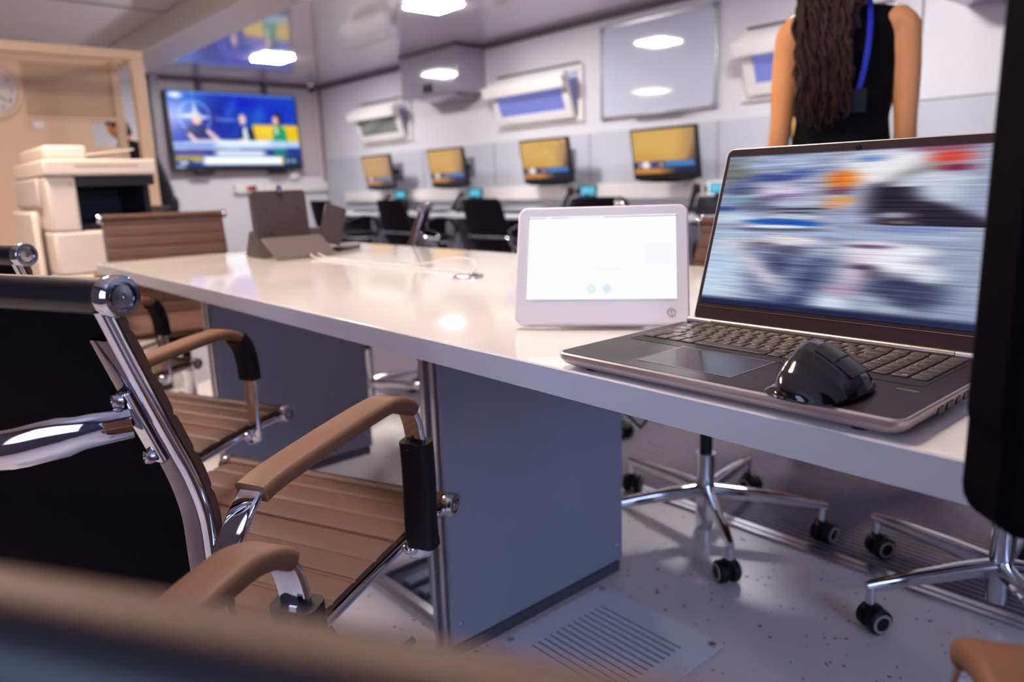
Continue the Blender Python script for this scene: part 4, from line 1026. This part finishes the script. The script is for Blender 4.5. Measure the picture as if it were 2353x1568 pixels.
# ------------------------------------------------------------------ people
def fuse(mb, name, m, parent, vox=.006, sm=6):
    o = mb.build(name, m, parent)
    r = o.modifiers.new('fuse', 'REMESH'); r.mode = 'VOXEL'; r.voxel_size = vox
    q = o.modifiers.new('smooth', 'SMOOTH'); q.factor = .5; q.iterations = sm
    bpy.context.view_layer.update()
    dg = bpy.context.evaluated_depsgraph_get()
    me = bpy.data.meshes.new_from_object(o.evaluated_get(dg)); o.modifiers.clear()
    o.data = me; me.polygons.foreach_set('use_smooth', [True]*len(me.polygons))
    if not me.materials: me.materials.append(m)
    return o
def limb(mb, pts, rs, n=14):
    P = spline(pts, .02)
    L = [0]; 
    for a, b in zip(P, P[1:]): L.append(L[-1]+(b-a).length)
    K = [0]
    for a, b in zip(pts, pts[1:]): K.append(K[-1]+(Vector(b)-Vector(a)).length)
    sc = [float(np.interp(l/L[-1], [k/K[-1] for k in K], rs)) for l in L]
    mb.tube(P, sc, n); mb.ball(pts[0], rs[0]); mb.ball(pts[-1], rs[-1])
def torso(mb, secs, n=24):
    mb.rings([[(rx*math.cos(2*PI*k/n), cy_+ry*math.sin(2*PI*k/n), z) for k in range(n)] for z, rx, ry, cy_ in secs])
def hand(mb, wrist, sx, palm_dir):
    """relaxed hanging hand below the wrist: palm and five bent fingers; fingers fan front-back along Y, palm facing the thigh"""
    w = Vector(wrist)
    mb.tube([w, w+Vector((0, .005, -.03)), w+Vector((0, .008, -.06)), w+Vector((0, .01, -.085))], [(.021, .026), (.019, .036), (.017, .041), (.015, .038)], 14)
    for k, (dy, L) in enumerate(((.040, .066), (.016, .076), (-.008, .070), (-.030, .055))):
        b = w+Vector((0, dy, -.082)); inn = -sx
        p1 = b+Vector((inn*.006, .004, -L*.42)); p2 = p1+Vector((inn*.014, .002, -L*.32)); p3 = p2+Vector((inn*.016, 0, -L*.22))
        mb.tube([b+Vector((0, 0, .02)), b, p1, p2, p3], [.0092, .0092, .0085, .0078, .0068], 10); mb.ball(p3, .0068, 8)
    t0 = w+Vector((-sx*.006, .026, -.025)); t1 = t0+Vector((-sx*.018, .026, -.03)); t2 = t1+Vector((-sx*.010, .012, -.028)); t3 = t2+Vector((-sx*.004, .004, -.02))
    mb.tube([t0, t1, t2, t3], [.013, .0105, .009, .0075], 10); mb.ball(t3, .0075, 8)
def head(mb, c, k=1.):
    c = Vector(c)
    mb.ball(c+Vector((0, -.012, .025))*k, (.074*k, .090*k, .092*k), 20)
    mb.ball(c+Vector((0, .018, -.045))*k, (.058*k, .066*k, .066*k), 18)
    mb.ball(c+Vector((0, .052, -.082))*k, (.026*k, .024*k, .02*k), 12)
    mb.tube([c+Vector((0, .078, .012))*k, c+Vector((0, .092, -.012))*k, c+Vector((0, .104, -.034))*k], [.008*k, .010*k, .0125*k], 10)
    for sx in (-1, 1):
        mb.ball(c+Vector((sx*.011, .094, -.038))*k, .0085*k, 8)
        mb.ball(c+Vector((sx*.045, .060, -.025))*k, (.022*k, .02*k, .02*k), 10)
        mb.ball(c+Vector((sx*.030, .080, .028))*k, (.022*k, .010*k, .006*k), 8)
        mb.ball(c+Vector((sx*.074, -.010, -.010))*k, (.009*k, .018*k, .030*k), 10)
    mb.ball(c+Vector((0, .083, -.060))*k, (.024*k, .012*k, .0055*k), 10); mb.ball(c+Vector((0, .082, -.070))*k, (.021*k, .012*k, .006*k), 10)

pw = thing('person', 'standing person with long wavy brown hair, black sleeveless dress and blue lanyard', 'person', (2.47, 1.172, .0012), face_rz(.87, .49))
b = MB()
torso(b, [(.86, .165, .11, -.01), (.95, .17, .112, -.01), (1.05, .135, .095, 0), (1.12, .128, .09, 0), (1.22, .145, .105, .005), (1.32, .150, .105, 0), (1.38, .13, .085, -.01), (1.42, .08, .06, -.012)])
limb(b, [(0, -.012, 1.39), (0, -.005, 1.46), (0, .008, 1.53)], [.062, .052, .05])
head(b, (0, .03, 1.60))
for sx in (-1, 1):
    limb(b, [(sx*.085, -.01, 1.385), (sx*.148, -.012, 1.388), (sx*.168, -.012, 1.36)], [.04, .048, .046])
    limb(b, [(sx*.168, -.012, 1.365), (sx*.178, -.012, 1.24), (sx*.184, -.016, 1.10), (sx*.192, .01, 1.0), (sx*.198, .04, .86)], [.046, .043, .035, .034, .023])
    hand(b, (sx*.198, .042, .85), sx, 0)
    limb(b, [(sx*.088, 0, .90), (sx*.092, .01, .70), (sx*.09, .01, .50), (sx*.088, -.01, .34), (sx*.086, -.005, .11)], [.085, .072, .052, .05, .032])
    limb(b, [(sx*.086, -.03, .06), (sx*.088, .05, .05), (sx*.092, .12, .028)], [.034, .032, .024])
fuse(b, 'body', M_skin, pw, .0065, 5)
d_ = MB()
torso(d_, [(.46, .185, .135, 0), (.56, .192, .14, 0), (.70, .195, .135, 0), (.84, .190, .13, -.005), (.94, .184, .125, -.005), (1.03, .150, .108, 0), (1.10, .140, .102, .002), (1.2, .156, .118, .012), (1.27, .160, .124, .016), (1.33, .152, .112, .004), (1.38, .142, .09, -.008), (1.41, .125, .068, -.012), (1.437, .07, .05, -.012)])
for sx in (-1, 1): limb(d_, [(sx*.06, -.012, 1.405), (sx*.13, -.014, 1.398)], [.044, .036])
fuse(d_, 'dress', M_dress, pw, .007, 3)
# hair: cap over the skull and long locks falling down the back, more to the left
hr = MB()
hr.ball((0, -.006, 1.656), (.086, .106, .090), 18); hr.ball((0, -.035, 1.60), (.084, .075, .10), 16)
rh = random.Random(5)
for k in range(170):
    u = rh.random(); v_ = rh.random()
    x0 = -.035+.145*u; x1 = .0+.14*u+rh.uniform(-.012, .012); yf = .05+.085*v_
    top = (max(-.07, min(.08, x0)), -.05+.1*v_, 1.66-.1*abs(u-.4))
    ph = rh.uniform(0, 6.3); fr = rh.uniform(34, 50); am = rh.uniform(.004, .013)
    zend = 1.06+.14*rh.random()+.06*abs(u-.5)
    pts = [(x0*.35, -.03+.05*v_, 1.748), (x0*.75, .09, 1.728), (x0*.95, .140, 1.66)]
    nz = 26
    for i in range(nz):
        q = i/(nz-1); z = 1.58+(zend-1.58)*q
        yy = float(np.interp(z, [1.0, 1.2, 1.28, 1.38, 1.46, 1.58], [.160, .160, .155, .135, .118, .138]))+.035*v_
        pts.append((x0+(x1-x0)*min(1, q*1.7)+.03*math.sin(min(1, q*1.5)*PI)*.6+am*math.sin(fr*z+ph), yy+am*.8*math.cos(fr*z+ph*1.3), z))
    pts = [(-x_, -y_*.80, z_) for x_, y_, z_ in pts]
    P = spline(pts, .03); n = len(P)
    hr.tube(P, [.0078*(1-.75*(i/n)**3) for i in range(n)], 5)
for k in range(40):   # back and left side
    u = rh.random(); a = PI*(.97+.62*u)
    x0, y0 = .085*math.cos(a), .01+.1*math.sin(a)
    ph = rh.uniform(0, 6.3)
    pts = [(x0*.6, y0*.6, 1.70)]+[(x0*(1+.1*q)+.01*math.sin(40*(1.62-.3*q)+ph), y0*(1.05+.15*q)-.005, 1.64-.28*q) for q in [i/10 for i in range(11)]]
    P = spline(pts, .03); n = len(P); hr.tube(P, [.012*(1-.7*(i/n)**3) for i in range(n)], 6)
hr.build('hair', M_hair, pw, ang=80)
ly = MB()
strap = spline([(-.034, -.118, 1.185), (-.026, -.119, 1.22), (-.012, -.124, 1.28), (-.034, -.116, 1.35), (-.058, -.088, 1.41), (-.058, -.03, 1.462), (-.045, .038, 1.452), (0, .060, 1.445), (.045, .038, 1.452), (.058, -.03, 1.462), (.058, -.088, 1.41), (.057, -.118, 1.35), (.052, -.126, 1.28), (.044, -.119, 1.22), (.036, -.118, 1.185)], .015)
ly.sweep(strap, rrect(.0025, .016, .001, 2))
lo_ = ly.build('lanyard', M_blue, pw)
MB().box((.034, -.117, 1.15), (.05, .004, .07)).build('badge', M_blackpl, lo_)
for sx in (-1, 1):
    e = MB().ball((sx*.031, .100, 1.612), .0112, 12).build('eye', mat('eye white', s(225, 215, 210), .3), pw)
    MB().ball((sx*.031, .1098, 1.612), (.005, .0022, .005), 8).build('iris', mat('iris brown', s(50, 30, 22), .3), e)
    if sx > 0: MB().ball((0, .1195, 1.539), (.022, .007, .005), 10).ball((0, .1185, 1.530), (.019, .007, .0055), 10).build('lips', mat('lips', s(176, 84, 78), .4), pw)
    sh = MB(); sh.rings([[(sx*.09+rx*math.cos(2*PI*k/16), .045+ry*math.sin(2*PI*k/16), z) for k in range(16)] for z, rx, ry in ((0, .045, .125), (.02, .046, .126), (.045, .04, .10), (.062, .038, .085))])
    sh.build('shoe', M_blackpl, pw)

pm = thing('person', 'dark-haired person in navy clothes glimpsed through the booth opening behind the copier', 'person', (2.40, 8.05, 0), face_rz(-.9, -.35))
def lean(mb):
    """bend the upper body forward over the hips"""
    mb.v = [(x, y+.62*max(0, z-.92)-.22*max(0, z-.92)**2, z+(.05 if z > .92 else 0)*min(1, (z-.92)*3)) for x, y, z in mb.v]; return mb
b = MB()
head(b, (0, .10, 1.52), .98)
limb(b, [(0, .0, 1.34), (0, .04, 1.42), (0, .08, 1.48)], [.06, .052, .05])
torso(b, [(.80, .16, .12, 0), (1.0, .15, .11, 0), (1.2, .17, .11, 0), (1.34, .14, .08, .0)])
for sx in (-1, 1):
    limb(b, [(sx*.17, 0, 1.34), (sx*.20, .06, 1.10), (sx*.17, .26, 1.10)], [.05, .045, .03]); hand(b, (sx*.15, .29, 1.10), sx, 0)
    limb(b, [(sx*.09, 0, .85), (sx*.10, .02, .5), (sx*.1, -.01, .1)], [.085, .06, .04]); limb(b, [(sx*.1, -.04, .05), (sx*.1, .12, .04)], [.04, .03])
fuse(lean(b), 'body', M_skin, pm, .008, 4)
b = MB(); torso(b, [(.78, .18, .135, 0), (1.0, .172, .13, 0), (1.2, .20, .135, 0), (1.34, .18, .11, .01), (1.41, .08, .07, .03)])
for sx in (-1, 1): limb(b, [(sx*.16, 0, 1.34), (sx*.205, .06, 1.10), (sx*.178, .22, 1.10)], [.068, .058, .045])
fuse(lean(b), 'jacket', M_navy, pm, .009, 3)
b = MB()
for sx in (-1, 1): limb(b, [(sx*.09, 0, .86), (sx*.10, .02, .5), (sx*.1, -.01, .10)], [.10, .075, .055])
b.ball((0, 0, .84), (.17, .13, .1), 14)
fuse(b, 'trousers', M_navy, pm, .009, 3)
b = MB(); b.ball((0, .075, 1.56), (.086, .106, .09), 16); b.ball((0, .04, 1.52), (.082, .07, .08), 14); lean(b).build('hair', mat('black hair', s(24, 20, 22), .5), pm)

# ------------------------------------------------------------------ camera, world, view
RT = Vector((0.7493901182544676, -0.6613557566200889, -0.03198458766382496))
DN = Vector((-0.15939703719549608, -0.13330816024440972, -0.978172540478186))
FW = Vector((0.6426562340753047, 0.738131084291754, -0.2053179661072715))
cam = bpy.data.cameras.new('camera'); co = bpy.data.objects.new('camera', cam); C.objects.link(co)
mw = Matrix((RT, -DN, -FW)).transposed().to_4x4(); mw.translation = (0, 0, .93); co.matrix_world = mw
cam.sensor_width = 36; cam.lens = 26.1446; cam.clip_start = .02; cam.clip_end = 60
cam.dof.use_dof = True; cam.dof.focus_distance = .80; cam.dof.aperture_fstop = 4.0
bpy.context.scene.camera = co
w = bpy.data.worlds.new('world'); bpy.context.scene.world = w; w.use_nodes = True
w.node_tree.nodes['Background'].inputs['Color'].default_value = (.4, .5, .8, 1); w.node_tree.nodes['Background'].inputs['Strength'].default_value = .1
vs = bpy.context.scene.view_settings
vs.view_transform = 'Standard'; vs.look = 'None'; vs.exposure = 0; vs.gamma = 1
